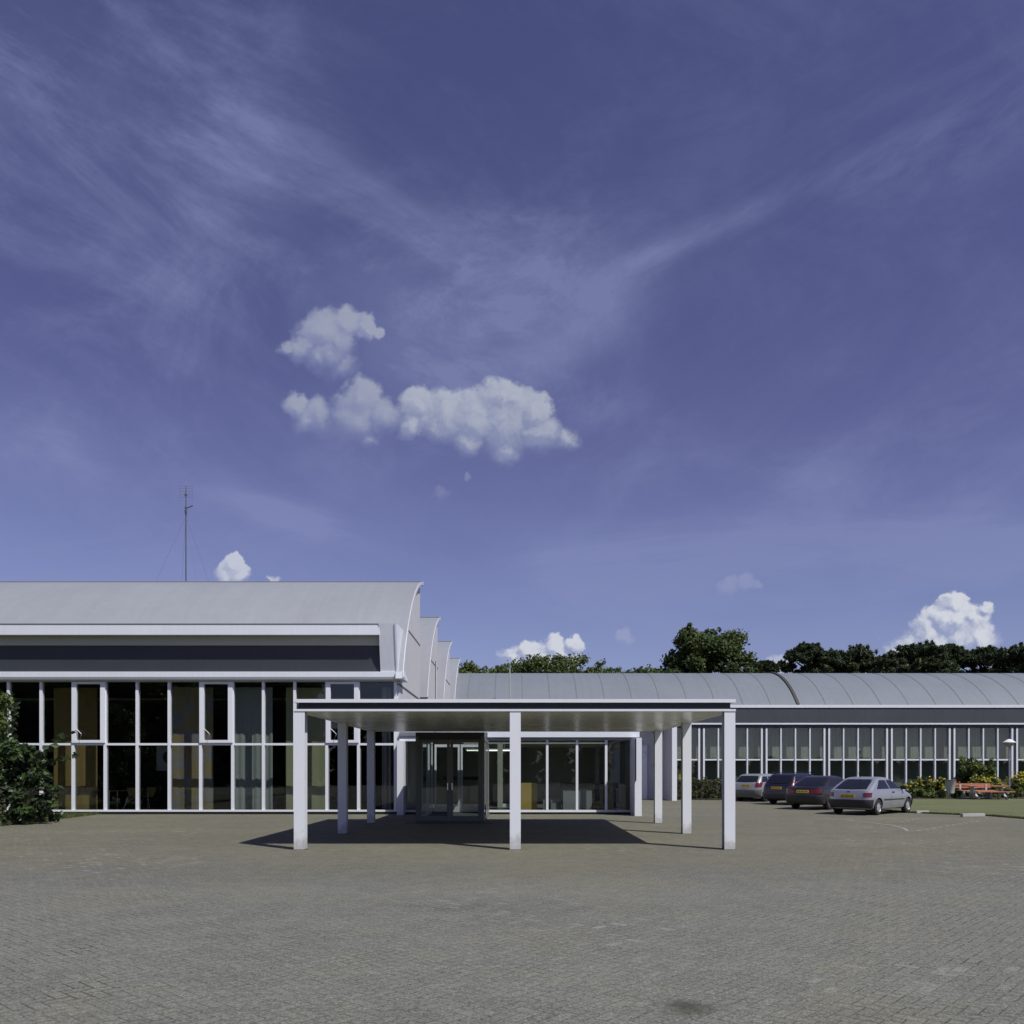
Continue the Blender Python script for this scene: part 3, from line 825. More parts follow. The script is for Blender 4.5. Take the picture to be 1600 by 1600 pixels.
def chair(loc, rz):
    r = empty('stacking_chair', loc, rz)
    mb = MB(); mb.grid(lambda u, v: (u * (.19 + .02 * math.cos(v * 3)), v * .2, .45 + .012 * u * u + .015 * v * v), [-1, -.5, 0, .5, 1], [-1, -.5, 0, .5, 1]); mb.build('seat', 'yellow_wood', r)
    mb = MB()
    for off in (0, .012):
        mb.grid(lambda u, v: (u * (.13 + .10 * min(1, v * 1.3)), .21 + .05 * v - .03 * u * u + off, .48 + .36 * v), [-1, -.5, 0, .5, 1], [0, .2, .4, .6, .8, 1])
    mb.build('backrest', 'yellow_wood', r)
    for sx in (-1, 1):
        for sy in (-1, 1): MB().tube([(sx * .1, sy * .1, .44), (sx * .24, sy * .22, 0)], .009, 6).build('leg', 'chrome', r)
    return r


c0 = chair((xc(205, 34.6), 34.6, .09), R(8))
chs = [(c0, 'yellow plywood chair with chrome legs in the fourth bay left of the gold banded curtain')]
for px, D, rz, lab in ((231, 35.4, -14, 'dim yellow chair just left of the poster with the black patch'),
                       (436, 34.8, 190, 'yellow chair in the dark gap between grey and olive curtains'),
                       (521, 34.9, 30, 'yellow chair behind the left middle canopy post')):
    c = copy_tree(c0); c.location = (xc(px, D), D, .09); c.rotation_euler.z = R(rz); chs.append((c, lab))
for c, lab in chs: tag(c, lab, 'chair', 'yellow chairs inside the hall')
tb = empty('hall_table', (xc(196, 35.2), 35.5, .09), 0, 'thin table with a pale edge among the yellow chairs in the hall', 'table')
MB().box(-.7, .7, -.4, .4, .70, .73).build('tabletop', 'yellow_wood', tb)
for sx in (-.62, .62):
    for sy in (-.34, .34): MB().tube([(sx, sy, .70), (sx * 1.03, sy * 1.03, 0)], .014, 6).build('leg', 'chrome', tb)

# antenna on the roof
an = empty('antenna_mast', (xc(290.5, 43.0), 43.0, 5.0), 0, 'thin radio mast with small aerials and guy wires behind the hall roof', 'antenna')
zt = EYE + (1203 - 760) / 1350 * 43 - 5.0
MB().tube([(0, 0, 0), (0, 0, zt - 1.5), (0, 0, zt)], [.035, .026, .016], 8).build('pole', 'antenna_grey', an)
for dz, r_ in ((.42, .06), (1.08, .055), (1.24, .06), (1.36, .05)): MB().lathe([(0, -.07), (r_, -.05), (r_, .05), (0, .07)], (0, 0, zt - dz), 10).build('clamp', 'antenna_grey', an)
MB().tube([(-.02, 0, zt - 1.08), (.13, -.02, zt - 1.06), (.36, -.05, zt - .97)], .024, 6).build('side_arm', 'antenna_grey', an)
mb = MB()
for s in (-1, 1): mb.tube([(s * .32, 0, zt - .75), (s * .32, 0, zt + .05)], .010, 5)
for dz in (.02, -.10, -.25, -.40, -.55): mb.tube([(-.32, 0, zt + dz), (.32, 0, zt + dz)], .005, 4)
mb.build('aerial_grid', 'galvanised', an)
for gx, gy in ((-2.3, -1.2), (1.5, -1.4), (-1.2, 2), (1.6, 2.2)): MB().tube([(0, 0, zt - 1.5), (gx * .5, gy * .5, (zt - 1.5) * .53 + 1.2), (gx, gy, 3.2)], .0032, 4).build('guy_wire', 'antenna_grey', an)

# ------------------------------------------------------------------ entrance canopy
cn = empty('entrance_canopy', (0, 22.5, 0), 0, 'wide flat white entrance canopy with black edged beams on slender white posts', 'canopy')
CF, CB = 17.8, 27.3
W = 4.56
ZS, ZT = 2.86, 3.11
# edge beams, I-profile with a black painted web between white flanges
P(MB().box(-W, W, CF, CB, 3.04, ZT).build('roof_deck', 'white_paint'), cn)
P(MB().box(-W + .13, W - .13, CF + .06, CF + .10, 2.905, 3.04).build('beam_web', 'black_web'), cn)
P(MB().box(-W + .10, -W + .13, CF + .06, CB - .06, 2.905, 3.04).build('beam_web', 'black_web'), cn)
P(MB().box(W - .13, W - .10, CF + .06, CB - .06, 2.905, 3.04).build('beam_web', 'black_web'), cn)
P(MB().box(-W + .13, W - .13, CB - .10, CB - .06, 2.905, 3.04).build('beam_web', 'black_web'), cn)
P(MB().box(-W, W, CF, CF + .2, ZS, 2.904).build('beam_flange', 'white_trim'), cn)
P(MB().box(-W, -W + .2, CF + .2, CB - .2, ZS, 2.904).build('beam_flange', 'white_trim'), cn)
P(MB().box(W - .2, W, CF + .2, CB - .2, ZS, 2.904).build('beam_flange', 'white_trim'), cn)
P(MB().box(-W, W, CB - .2, CB, ZS, 2.904).build('beam_flange', 'white_trim'), cn)
mb = MB(); n = 12; d = (CB - CF - .4) / n
for i in range(n): mb.box(-W + .2, W - .2, CF + .2 + i * d + .008, CF + .2 + (i + 1) * d - .008, ZS + .004, ZS + .03)
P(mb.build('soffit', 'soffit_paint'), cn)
P(MB().box(-W + .14, W - .14, CF + .12, CB - .12, 2.895, 2.90).build('soffit_backing', 'black_web'), cn)


def post(x, y):
    w = .112; fl = .014; dp = .115
    mb = MB().box(-w, w, -dp, -dp + fl, 0, ZS).box(-w, w, dp - fl, dp, 0, ZS)
    o = mb.build('post', 'post_paint'); o.location = (x, y, 0); P(o, cn)
    q = MB().box(-.06, .06, -dp + fl, dp - fl, 0, ZS - .002).build('post_web', 'black_web'); q.parent = o
    q = MB().box(-w - .02, w + .02, -dp - .02, dp + .02, -.01, .012).build('base_plate', 'plinth'); q.parent = o


px_ = 4.44
for x, y in ((-px_, CF + .13), (0.015, CF + .13), (px_, CF + .13), (-px_, 22.35), (px_, 22.35), (-px_, 26.75), (px_, 26.75)): post(x, y)

# ------------------------------------------------------------------ entrance lobby
LB = 40.6
lobby = empty('entrance_lobby', (.2, 32.2, 0), 0, 'low flat roofed glazed lobby linking hall and brick annex behind the canopy', 'lobby building')
LX0, LX1 = EX + .02, 4.5
P(MB().box(-1.0, 4.62, 31.94, 32.1, 2.86, 3.06).build('roof_gutter', 'white_trim'), lobby)
RY0, RY1, RX0 = 34.0, 38.0, -2.2  # unseen opening added in roof and ceiling so sun brightens the lobby
P(MB().box(LX0, 4.6, 32.1, RY0, 2.92, 3.05).box(LX0, 4.6, RY1, LB + .3, 2.92, 3.05).box(LX0, RX0, RY0, RY1, 2.92, 3.05).box(4.2, 4.6, RY0, RY1, 2.92, 3.05).build('roof', 'galvanised'), lobby)
P(MB().box(RX0, 4.2, RY0, RY1, 3.0, 3.012).build('added_rooflight', 'glass'), lobby)  # glass over the added opening
P(MB().box(LX0, LX1, FY - .02, FY + .06, 2.76, 2.92).build('head_rail', 'galvanised'), lobby)
P(MB().box(LX0, -3.1, FY - .1, FY - .02, 2.72, 2.80).build('head_trim', 'white_trim'), lobby)
P(MB().box(LX0, LX1, FY - .02, FY + .15, 0, .08).build('plinth', 'plinth'), lobby)
P(MB().box(-1.0, LX1, FY - .1, FY + .05, .08, .16).build('sill', 'white_paint'), lobby)
P(MB().box(LX0, -3.1, FY - .1, FY + .05, .08, .16).build('sill', 'white_paint'), lobby)
P(MB().box(LX0 - .02, LX0 + .22, FY - .62, FY - .02, 0, 2.72).build('corner_post', 'white_paint'), lobby)
P(MB().box(-1.10, -1.0, FY - .9, FY + .05, 0, 2.85).build('corner_post', 'white_paint'), lobby)
wx_ = [-1.0] + [xw(p) for p in (806, 855, 901.5, 947, 991)]
for x in wx_[1:-1]: P(MB().box(x - .045, x + .045, FY - .1, FY + .05, .16, 2.76).build('mullion', 'white_paint'), lobby)
for a, b in zip(wx_, wx_[1:]): P(MB().box(a + .045, b - .045, FY - .01, FY + .003, .16, 2.76).build('window', 'glass'), lobby)
P(MB().box(LX0 + .22, -3.1, FY - .01, FY + .003, .16, 2.72).build('window', 'glass'), lobby)
P(MB().box(xw(991) - .04, xw(994), FY - .06, FY + .05, .1, 2.76).build('end_frame', 'grey_frame'), lobby)
P(MB().box(4.30, 4.55, 30.9, FY + .1, 0, 2.80).build('end_pier', 'white_paint'), lobby)
P(MB().tube([(4.33, 30.86, 2.80), (4.33, 30.86, 1.25)], .022, 6).build('cable_pipe', 'down_pipe'), lobby)
# inside
P(MB().box(LX0, 4.5, FY + .15, LB, .0, .09).build('inner_floor', 'lobby_floor'), lobby)
P(MB().box(LX0, 4.5, LB, LB + .2, 0, 2.92).build('rear_wall', 'interior_wall'), lobby)
P(MB().box(LX0, 4.5, FY + .1, RY0, 2.80, 2.86).box(LX0, 4.5, RY1, LB, 2.80, 2.86).box(LX0, RX0, RY0, RY1, 2.80, 2.86).box(4.2, 4.5, RY0, RY1, 2.80, 2.86).build('inner_ceiling', 'interior_ceiling'), lobby)
P(MB().box(4.4, 4.5, FY + .1, 36.0, .09, 2.8).build('side_wall', 'interior_grey'), lobby)
P(MB().box(4.4, 4.5, 39.3, LB, .09, 2.8).build('side_wall', 'interior_wall'), lobby)
P(MB().box(4.42, 4.52, 36.0, 39.3, .05, .22).build('side_sill', 'white_paint'), lobby)
P(MB().box(4.42, 4.52, 36.0, 39.3, 2.62, 2.8).build('side_head', 'white_paint'), lobby)
for y in (36.05, 36.85, 37.65, 38.45, 39.25): P(MB().box(4.38, 4.52, y - .05, y + .05, .22, 2.62).build('side_mullion', 'white_paint'), lobby)
for y0, y1 in ((36.1, 36.8), (36.9, 37.6), (37.7, 38.4), (38.5, 39.2)): P(MB().box(4.46, 4.47, y0, y1, .22, 2.62).build('side_window', 'glass'), lobby)
P(MB().box(.0, .12, 36.2, LB, .09, 2.8).build('partition', 'interior_grey'), lobby)
P(MB().box(-.72, -.5, 36.5, 36.7, .09, 2.8).build('inner_column', 'interior_wall'), lobby)
P(MB().box(-.5, .0, 36.55, 36.62, .09, .22).build('inner_sill', 'white_trim'), lobby)
dk = empty('reception_desk', (.9, 32.95, .09), 0, 'reception counter with black top and pale grey front inside the lobby', 'desk')
MB().box(.95, 2.05, 0, .7, 0, .86).build('grey_front', 'desk_grey', dk)
MB().box(2.05, 3.0, .15, .75, 0, .82).build('dark_front', 'interior_dark', dk)
MB().box(.85, 3.05, -.05, .8, .86, 1.06).build('counter_top', 'black_plastic', dk)
MB().box(.2, .9, .25, .75, 0, .45).build('low_drawers', 'desk_grey', dk)
tag(MB().box(.24, .86, 32.62, 32.72, .09, 1.16).build('wood_screen', 'yellow_wood', bevel=.006), 'upright yellow wooden screen standing behind the centre canopy post', 'screen')
tl = empty('ceiling_lamp', (-1.15, 38.0, 2.48), 0, 'glowing fluorescent tube lamp hanging from the lobby ceiling', 'ceiling lamp')
MB().box(-1.0, 1.0, -.06, .06, .05, .10).build('housing', 'white_trim', tl)
MB().tube([(-.95, 0, .025), (.95, 0, .025)], .022, 8).build('tube', 'tube_light', tl)
for sx in (-.7, .7): MB().tube([(sx, 0, .1), (sx, 0, .32)], .006, 4).build('rod', 'white_trim', tl)

# ------------------------------------------------------------------ glass vestibule
VX0, VX1, VY = -3.10, -.95, 27.05
vs = empty('glass_vestibule', (-2.02, 29.5, 0), 0, 'dark framed glass porch with double doors under the canopy', 'porch')
def V_(mb, n, m, par=None): return P(mb.build(n, m), par or vs)
V_(MB().box(VX0, VX1, VY, FY - .65, 2.70, 2.83), 'roof', 'dark_frame')
V_(MB().box(VX0 - .02, VX1 + .02, VY - .02, FY - .03, 0, .05), 'floor', 'plinth')
for x in (VX0, VX1 - .10): V_(MB().box(x, x + .10, VY, VY + .12, .05, 2.70), 'corner_post', 'grey_frame')
V_(MB().box(VX0 + .1, VX1 - .1, VY + .02, VY + .10, 2.60, 2.70), 'head_rail', 'dark_frame')
xm = (VX0 + VX1) / 2
for s in (0, 1):
    a, b = (VX0 + .10, xm - .005) if s == 0 else (xm + .005, VX1 - .10)
    mb = MB(); y0, y1 = VY + .03, VY + .09
    mb.box(a, a + .09, y0, y1, .05, 2.60).box(b - .09, b, y0, y1, .05, 2.60).box(a + .09, b - .09, y0, y1, .05, .21).box(a + .09, b - .09, y0, y1, 2.51, 2.60)
    d_ = V_(mb, 'door', 'grey_frame')
    q = MB().box(a + .09, b - .09, VY + .055, VY + .065, .21, 2.51).build('pane', 'glass'); q.parent = d_
    hx = xm + (.07 if s else -.07)
    q = MB().tube([(hx, VY + .0, 1.02), (hx, VY + .0, 1.24)], .016, 6).tube([(hx, VY - .002, 1.16), (hx + (.13 if s else .0), VY - .03, 1.16)], .012, 6).build('handle', 'chrome'); q.parent = d_
for x in (VX0, VX1 - .05):
    mb = MB()
    for y in (VY + .12, 28.7, 30.3, FY - .12): mb.box(x, x + .05, y, y + .06, .05, 2.70)
    mb.box(x, x + .05, VY + .12, FY - .1, .05, .17); mb.box(x, x + .05, VY + .12, FY - .1, 2.58, 2.70)
    sf = V_(mb, 'side_frame', 'white_trim' if x < -2 else 'grey_frame')
    for y0, y1 in ((VY + .18, 28.7), (28.76, 30.3), (30.36, FY - .12)):
        q = MB().box(x + .02, x + .03, y0, y1, .17, 2.58).build('side_pane', 'glass'); q.parent = sf
# inner doors in the lobby wall line
for a, b in ((VX0 + .12, xm - .02), (xm + .02, VX1 - .12)):
    mb = MB(); mb.box(a, a + .07, FY - .02, FY + .05, .08, 2.6).box(b - .07, b, FY - .02, FY + .05, .08, 2.6).box(a + .07, b - .07, FY - .02, FY + .05, .08, .30).box(a + .07, b - .07, FY - .02, FY + .05, 2.5, 2.6)
    d_ = V_(mb, 'inner_door', 'white_trim')
    q = MB().box(a + .07, b - .07, FY + .01, FY + .02, .3, 2.5).build('pane', 'glass'); q.parent = d_
    q = MB().box(a + .1, b - .1, FY - .07, FY - .04, 1.28, 1.40).build('push_bar', 'black_plastic'); q.parent = d_
tag(MB().box(VX0 + .35, xm - .1, VY + .4, VY + 1.5, .051, .066).build('door_mat', 'black_plastic'), 'dark door mat on the floor inside the glass porch', 'door mat')
tag(MB().box(VX0 - .25, VX1 + .25, VY - .42, VY - .03, .001, .022).build('step_grate', 'plinth'), 'flat dark grating let into the paving before the porch doors', 'grating')

# ------------------------------------------------------------------ white brick annex
ax = empty('brick_annex', (7, 49.3, 0), 0, 'white painted brick annex with a projecting side wall between lobby and long hall', 'annex building')
P(MB().box(4.52, 8.62, 49.2, 60.9, 0, 4.95).build('wall', 'white_brick'), ax)
P(MB().box(8.42, 8.62, 46.4, 49.2, 0, 4.95).build('side_wall', 'white_brick'), ax)
P(MB().box(8.44, 8.70, 46.28, 46.4, 0, 4.97).build('wall_end', 'white_paint'), ax)
P(MB().box(4.4, 8.75, 46.3, 60.9, 4.98, 5.1).build('roof', 'galvanised'), ax)
P(MB().box(7.15, 7.52, 49.0, 49.2, 0, 3.05).build('pilaster', 'white_paint'), ax)
P(MB().box(6.5, 7.45, 48.9, 49.2, 2.35, 2.62).build('wall_lamp', 'white_trim', bevel=.02), ax)
P(MB().box(7.9, 8.08, 49.15, 49.2, 1.85, 2.0).build('name_plate', 'brass_plate'), ax)
P(MB().tube([(7.85, 49.05, 4.6), (7.85, 49.05, 4.0), (7.92, 49.0, 3.78), (8.1, 48.98, 3.72), (8.4, 48.98, 3.72)], .075, 10).build('drain_pipe', 'down_pipe'), ax)
P(MB().box(4.52, 4.6, FY + .3, 49.2, 0, 2.9).build('link_wall', 'white_brick'), ax)

# ------------------------------------------------------------------ long hall with arched roof
WY = 61.0
WX0, WX1 = -4.4, 26.4 + 4.41 * 6.55
long_hall = empty('long_hall', (20, 61, 0), 0, 'long grey hall with an arched ribbed roof and gridded windows behind the parked cars', 'hall building')
pr = arc(60.75, 6.2, 67.55, 9.21, 47.8, 6.4, 26)
back = arc(60.75, 6.2, 67.55, 9.21, 47.8, 6.4, 26)
full = pr + [(67.55 + .9, 9.30)] + [(136.9 - y, z) for y, z in reversed(back)]
JX = (1245.6 - 804) / 22.13
P(shell_slab(full, WX0, WX1, .18).build('roof', 'arch_roof'), long_hall)
k0 = int((WX0 - JX) / 1.94) - 1
sx_list = [JX + 1.94 * i + (.0 if i else 0) for i in range(k0, 25)]
for x in sx_list:
    if not (WX0 + .3 < x < WX1 - .3) or abs(x - JX) < .1: continue
    P(shell_slab([(y, z + .018) for y, z in pr], x - .028, x + .028, .03).build('roof_seam', 'seam_strip'), long_hall)
P(shell_slab([(y, z + .10) for y, z in full], JX - .10, JX + .10, .14).build('expansion_joint', 'joint_strip'), long_hall)
P(MB().box(WX0, WX1, 60.64, 60.85, 6.02, 6.22).build('eaves', 'white_trim'), long_hall)
P(MB().box(WX0, WX1, 60.70, 60.95, 4.95, 6.02).build('dark_band', 'dark_band'), long_hall)
P(MB().box(8.7, WX1, 60.68, 60.86, 4.84, 4.95).build('gutter', 'white_trim'), long_hall)
P(MB().box(8.7, WX1, 60.78, 60.95, 4.66, 4.84).build('head_band', 'dark_frame'), long_hall)
P(MB().box(8.7, WX1, 60.9, 61.1, 0, .18).build('plinth', 'plinth'), long_hall)
P(MB().box(8.7, WX1, 60.86, 61.06, .18, .28).build('sill', 'white_paint'), long_hall)
for k in range(-4, 7):
    xk = 26.4 + 4.41 * k
    if xk > 8.7:
        P(MB().box(xk - .13, xk + .13, 60.86, 61.1, .28, 4.66).build('column', 'dark_frame'), long_hall)
    xa, xb = xk + .125, xk + 4.41 - .125
    xs = [xa + .04 + (xb - xa - .08) * i / 4 for i in range(5)]
    for i, x in enumerate(xs):
        if x < 8.7: continue
        w = .062 if i in (0, 4) else .045
        P(MB().box(x - w, x + w, 60.83, 61.04, .28, 4.62).build('mullion', 'white_paint'), long_hall)
    if xb < 9: continue
    a_ = max(xa, 8.7)
    P(MB().box(a_, xb, 60.88, 61.03, 2.32, 2.42).build('transom', 'white_paint'), long_hall)
    for x0, x1 in zip(xs, xs[1:]):
        x0 = max(x0, 8.7)
        if x1 - x0 < .3: continue
        P(MB().box(x0 + .045, x1 - .045, 60.99, 61.0, .28, 2.32).build('window', 'glass_blue'), long_hall)
        P(MB().box(x0 + .045, x1 - .045, 60.99, 61.0, 2.42, 4.62).build('window', 'glass_blue'), long_hall)
P(MB().box(8.7, WX1, 61.1, 74, .0, .15).build('inner_floor', 'interior_floor'), long_hall)
P(MB().box(8.7, WX1, 62.4, 62.5, .15, 6).build('inner_wall', 'hall_inner_wall'), long_hall)
P(MB().box(8.7, WX1, 61.5, 61.55, 2.45, 4.9).build('blind', 'net_curtain'), long_hall)
P(MB().box(8.7, WX1, 61.1, 66.0, 4.9, 5.0).build('inner_ceiling', 'interior_ceiling'), long_hall)
P(MB().box(WX1 - .2, WX1, 60.9, 75.6, 0, 8.8).build('end_wall', 'corrugated'), long_hall)
P(MB().box(WX0, WX1, 75.4, 75.6, 0, 6.0).build('rear_wall', 'corrugated'), long_hall)
P(MB().box(WX0, 4.5, 60.95, 61.1, 0, 6.0).build('front_wall', 'corrugated'), long_hall)
bx = empty('cardboard_box', (11.75, 61.7, .15), 0, 'plain brown box standing inside behind the window above the hedge', 'box')
MB().box(-.36, .36, -.3, .3, 0, 1.55).build('carton', 'yellow_wood', bx, bevel=.01)
MB().box(.42, .72, -.25, .25, 0, 1.45).build('flap_carton', 'yellow_wood', bx, bevel=.01)
tag(MB().tube([(xc(796.5, 60.2), 60.25, 0), (xc(796.5, 60.2), 60.25, EYE + (1203 - 1045) / 1350 * 60.2)], .045, 8).build('lightning_pole', 'kerb_white'), 'thin pale pole standing against the arched roof above the canopy', 'pole')

# ------------------------------------------------------------------ vegetation


def leaves(name, clumps, n, size, mats, parent=None, seed=0, flat=.3, elong=1.6, shell=.5, weights=None):
    """n folded leaf faces spread through the given clumps (x, y, z, r, squash)"""
    g = np.random.default_rng(seed); C = np.array(clumps, float)
    p = C[:, 3] ** 2; p /= p.sum()
    idx = g.choice(len(C), n, p=p)
    d = g.normal(size=(n, 3)); d /= np.linalg.norm(d, axis=1, keepdims=True)
    rad = C[idx, 3] * (shell + (1 - shell) * g.random(n)) * (1 + .12 * g.normal(size=n))
    pos = C[idx, :3] + d * rad[:, None] * np.stack([np.ones(n), np.ones(n), C[idx, 4]], 1)
    nr = d + g.normal(size=(n, 3)) * .7; nr[:, 2] += flat; nr /= np.linalg.norm(nr, axis=1, keepdims=True)
    t = np.cross(nr, g.normal(size=(n, 3))); t /= np.linalg.norm(t, axis=1, keepdims=True) + 1e-9
    b = np.cross(nr, t)
    s = size * (.6 + .8 * g.random(n)); L = (t * (s * elong * .5)[:, None]); Wd = b * (s * .5)[:, None]; fold = nr * (s * .12)[:, None]
    v = np.empty((n, 4, 3)); v[:, 0] = pos - L; v[:, 1] = pos - Wd * .9 + fold; v[:, 2] = pos + L; v[:, 3] = pos + Wd * .9 + fold
    me = bpy.data.meshes.new(name); me.from_pydata(v.reshape(-1, 3).tolist(), [], np.arange(n * 4).reshape(-1, 4).tolist())
    for q in mats: me.materials.append(M[q])
    # each clump leans to one of the leaf tints
    cm = g.integers(0, len(mats), len(C)); mi = np.where(g.random(n) < .6, cm[idx], g.integers(0, len(mats), n))
    if weights is not None: mi = g.choice(len(mats), n, p=weights)
    me.polygons.foreach_set('material_index', mi.astype(np.int32))
    o = bpy.data.objects.new(name, me); col.objects.link(o); o.parent = parent
    return o


def tree(name, loc, h, rx, label, group, seed, mats, n, leaf, crown0=.25, kind='oak', trunk_r=.3):
    g = random.Random(seed)
    r = empty(name, loc, 0, label, 'tree', group)
    mb = MB(); tips = []
    mb.tube([(0, 0, -.1), (g.uniform(-.2, .2), g.uniform(-.2, .2), h * .35), (g.uniform(-.4, .4), g.uniform(-.4, .4), h * .85)], [trunk_r, trunk_r * .75, trunk_r * .2], 8)
    cl = []
    if kind == 'oak':
        heads = []
        for i in range(22):                       # boughs: each one a lobe of foliage with its own size and height
            t = (i + g.random()) / 22 * .93; z = h * (crown0 + (1 - crown0) * t)
            prof = math.sin(math.pi * min(1, max(.0, .14 + .84 * t))) ** .6 if t < .5 else (1 - ((t - .5) / .5) ** 2.2) ** .55
            a = i * 2.4 + g.uniform(-.5, .5); rr = rx * prof * g.uniform(.30, .80)
            heads.append((rr * math.cos(a), rr * math.sin(a), z, rx * g.uniform(.26, .40)))
        for hx_, hy_, hz_, hr_ in heads:
            for q in range(12):
                d = Vector((g.gauss(0, 1), g.gauss(0, 1), g.gauss(.25, .8))).normalized() * hr_ * g.uniform(.35, 1.0)
                cl.append((hx_ + d.x, hy_ + d.y, min(hz_ + d.z * .8, h * .985), hr_ * g.uniform(.22, .42), g.uniform(.6, .95)))
            for q in range(3):                    # sprays that stick out of the outline
                d = Vector((g.gauss(0, 1), g.gauss(0, 1), g.gauss(.35, .8))).normalized() * hr_ * g.uniform(.92, 1.08)
                cl.append((hx_ + d.x, hy_ + d.y, min(hz_ + d.z * .8, h), hr_ * g.uniform(.10, .18), g.uniform(.7, 1.2)))
        for i in range(110):                      # inner foliage so the crown is not hollow
            t = g.uniform(.0, .93); z = h * (crown0 + (1 - crown0) * t); a = g.random() * 6.283; rr = rx * .82 * (1 - max(0, (t - .5) / .5) ** 2.2) ** .55 * math.sqrt(g.random())
            cl.append((rr * math.cos(a), rr * math.sin(a), z, rx * g.uniform(.14, .24), .8))
        for i in range(12):
            c = cl[i * 5]; mb.tube([(0, 0, h * g.uniform(.25, .5)), (c[0] * .5, c[1] * .5, c[2] * .75), c[:3]], [trunk_r * .35, trunk_r * .2, .03], 5)
    elif kind == 'pine':
        for i in range(11):                       # flat irregular boughs, as old pines carry them
            a = i * 2.4 + g.uniform(-.6, .6); q = math.sqrt((i + .3) / 11); rr = rx * .82 * q
            hz_ = h * (1 - .055 * g.random()) - rx * (.10 + .62 * q ** 2) * g.uniform(.6, 1.1) + (.25 if i == 0 else 0); hr_ = rx * g.uniform(.26, .44)
            hx_, hy_ = rr * math.cos(a), rr * math.sin(a)
            mb.tube([(0, 0, hz_ - 1.6), (hx_ * .6, hy_ * .6, hz_ - .7), (hx_, hy_, hz_ - .1)], [.12, .08, .03], 5)
            for k_ in range(26):
                d = Vector((g.gauss(0, 1), g.gauss(0, 1), g.gauss(.1, .6))).normalized() * hr_ * math.sqrt(g.uniform(.1, 1.1))
                cl.append((hx_ + d.x, hy_ + d.y, min(hz_ + d.z * .55 + g.uniform(-.1, .15), h * .985), hr_ * g.uniform(.14, .28), g.uniform(.45, .8)))
            for k_ in range(5):                   # upright shoots
                px_2, py_2 = hx_ + g.uniform(-.8, .8) * hr_, hy_ + g.uniform(-.8, .8) * hr_
                for w_ in range(3): cl.append((px_2, py_2, min(hz_ + hr_ * .45 + w_ * .13, h), .14 - .03 * w_, 1.2))
        for i in range(70):
            a = g.random() * 6.283; rr = rx * .8 * math.sqrt(g.random()); cl.append((rr * math.cos(a), rr * math.sin(a), h * g.uniform(.62, .86) - .2 * rr, rx * g.uniform(.10, .2), .6))
    elif kind == 'cone':
        for i in range(60):
            t = g.random() ** .8; z = h * (.08 + .9 * t); rad = rx * (1 - t) ** .75 + .15
            a = g.random() * 6.283; cl.append((rad * .6 * math.cos(a), rad * .6 * math.sin(a), z, rad * .5 + .1, 1.1))
    mb.build('trunk', 'bark', r)
    leaves('crown', cl, n, leaf, mats, r, seed, elong=(1.6 if kind != 'pine' else 3.0), shell=.35)
    return r


def TX(px, D): return (px - 804) / 1350 * D
def TZ(py, D): return EYE + (1203 - py) / 1350 * D


OAK = ['leaf_dark', 'leaf_mid', 'leaf_mid', 'leaf_light']
tree('broadleaf_tree', (TX(1104, 92), 92, 0), TZ(981, 92), 6.2, 'tall rounded green tree rising highest above the arched roof', None, 11, OAK, 90000, .23, .22)
lowg = 'low green treetops peeping over the arched roof'
for i, (px, py, hw, lab, sd_) in enumerate((
        (742, 1038, 32, 'low treetop right beside the curved sheds, over the roof', 21),
        (799, 1040, 20, 'narrow treetop right behind the thin pale roof pole', 22),
        (850, 1027, 40, 'pointed treetop in front of the low white cloud', 23),
        (908, 1042, 24, 'flat small treetop just right of the low white cloud', 24),
        (965, 1039, 36, 'pale green treetop midway between low cloud and tall round tree', 25),
        (1018, 1041, 28, 'dark low treetop touching the left side of the tall round tree', 26))):
    D = 86 + 2 * (i % 3)
    tree('broadleaf_tree', (TX(px, D), D, 0), TZ(py, D) - .1, hw * D / 1350 * 2.7, lab, lowg, sd_, OAK if i not in (0, 4) else ['leaf_mid', 'leaf_light', 'leaf_light'], 32000, .21, .2, trunk_r=.22)
ping = 'dark pines behind the right end of the arched roof'
for i, (px, py, hw, lab) in enumerate((
        (1193, 1036, 14, 'small lone pine tip between the tall round tree and the pines'),
        (1262, 1008, 34, 'leftmost tall pine, right of the dark roof joint'),
        (1332, 1008, 42, 'broad flat topped pine left of the towering cloud'),
        (1432, 1008, 44, 'broad pine right under the towering white cloud'),
        (1480, 1010, 22, 'narrow spiky pine at the right foot of the towering cloud'),
        (1535, 1013, 36, 'dense pine second from the right edge of the picture'),
        (1592, 1009, 34, 'pine cut by the right edge of the picture'),
        (1665, 1000, 45, None), (1740, 1010, 45, None))):
    if lab is None: continue
    D = 94 + 3 * (i % 3)
    tree('pine_tree', (TX(px, D), D, 0), TZ(py, D) + .05, hw * D / 1350 * 1.32, lab, ping, 40 + i, ['pine_dark', 'pine_mid', 'pine_dark'], 44000 if hw > 20 else 20000, .17, kind='pine', trunk_r=.25)

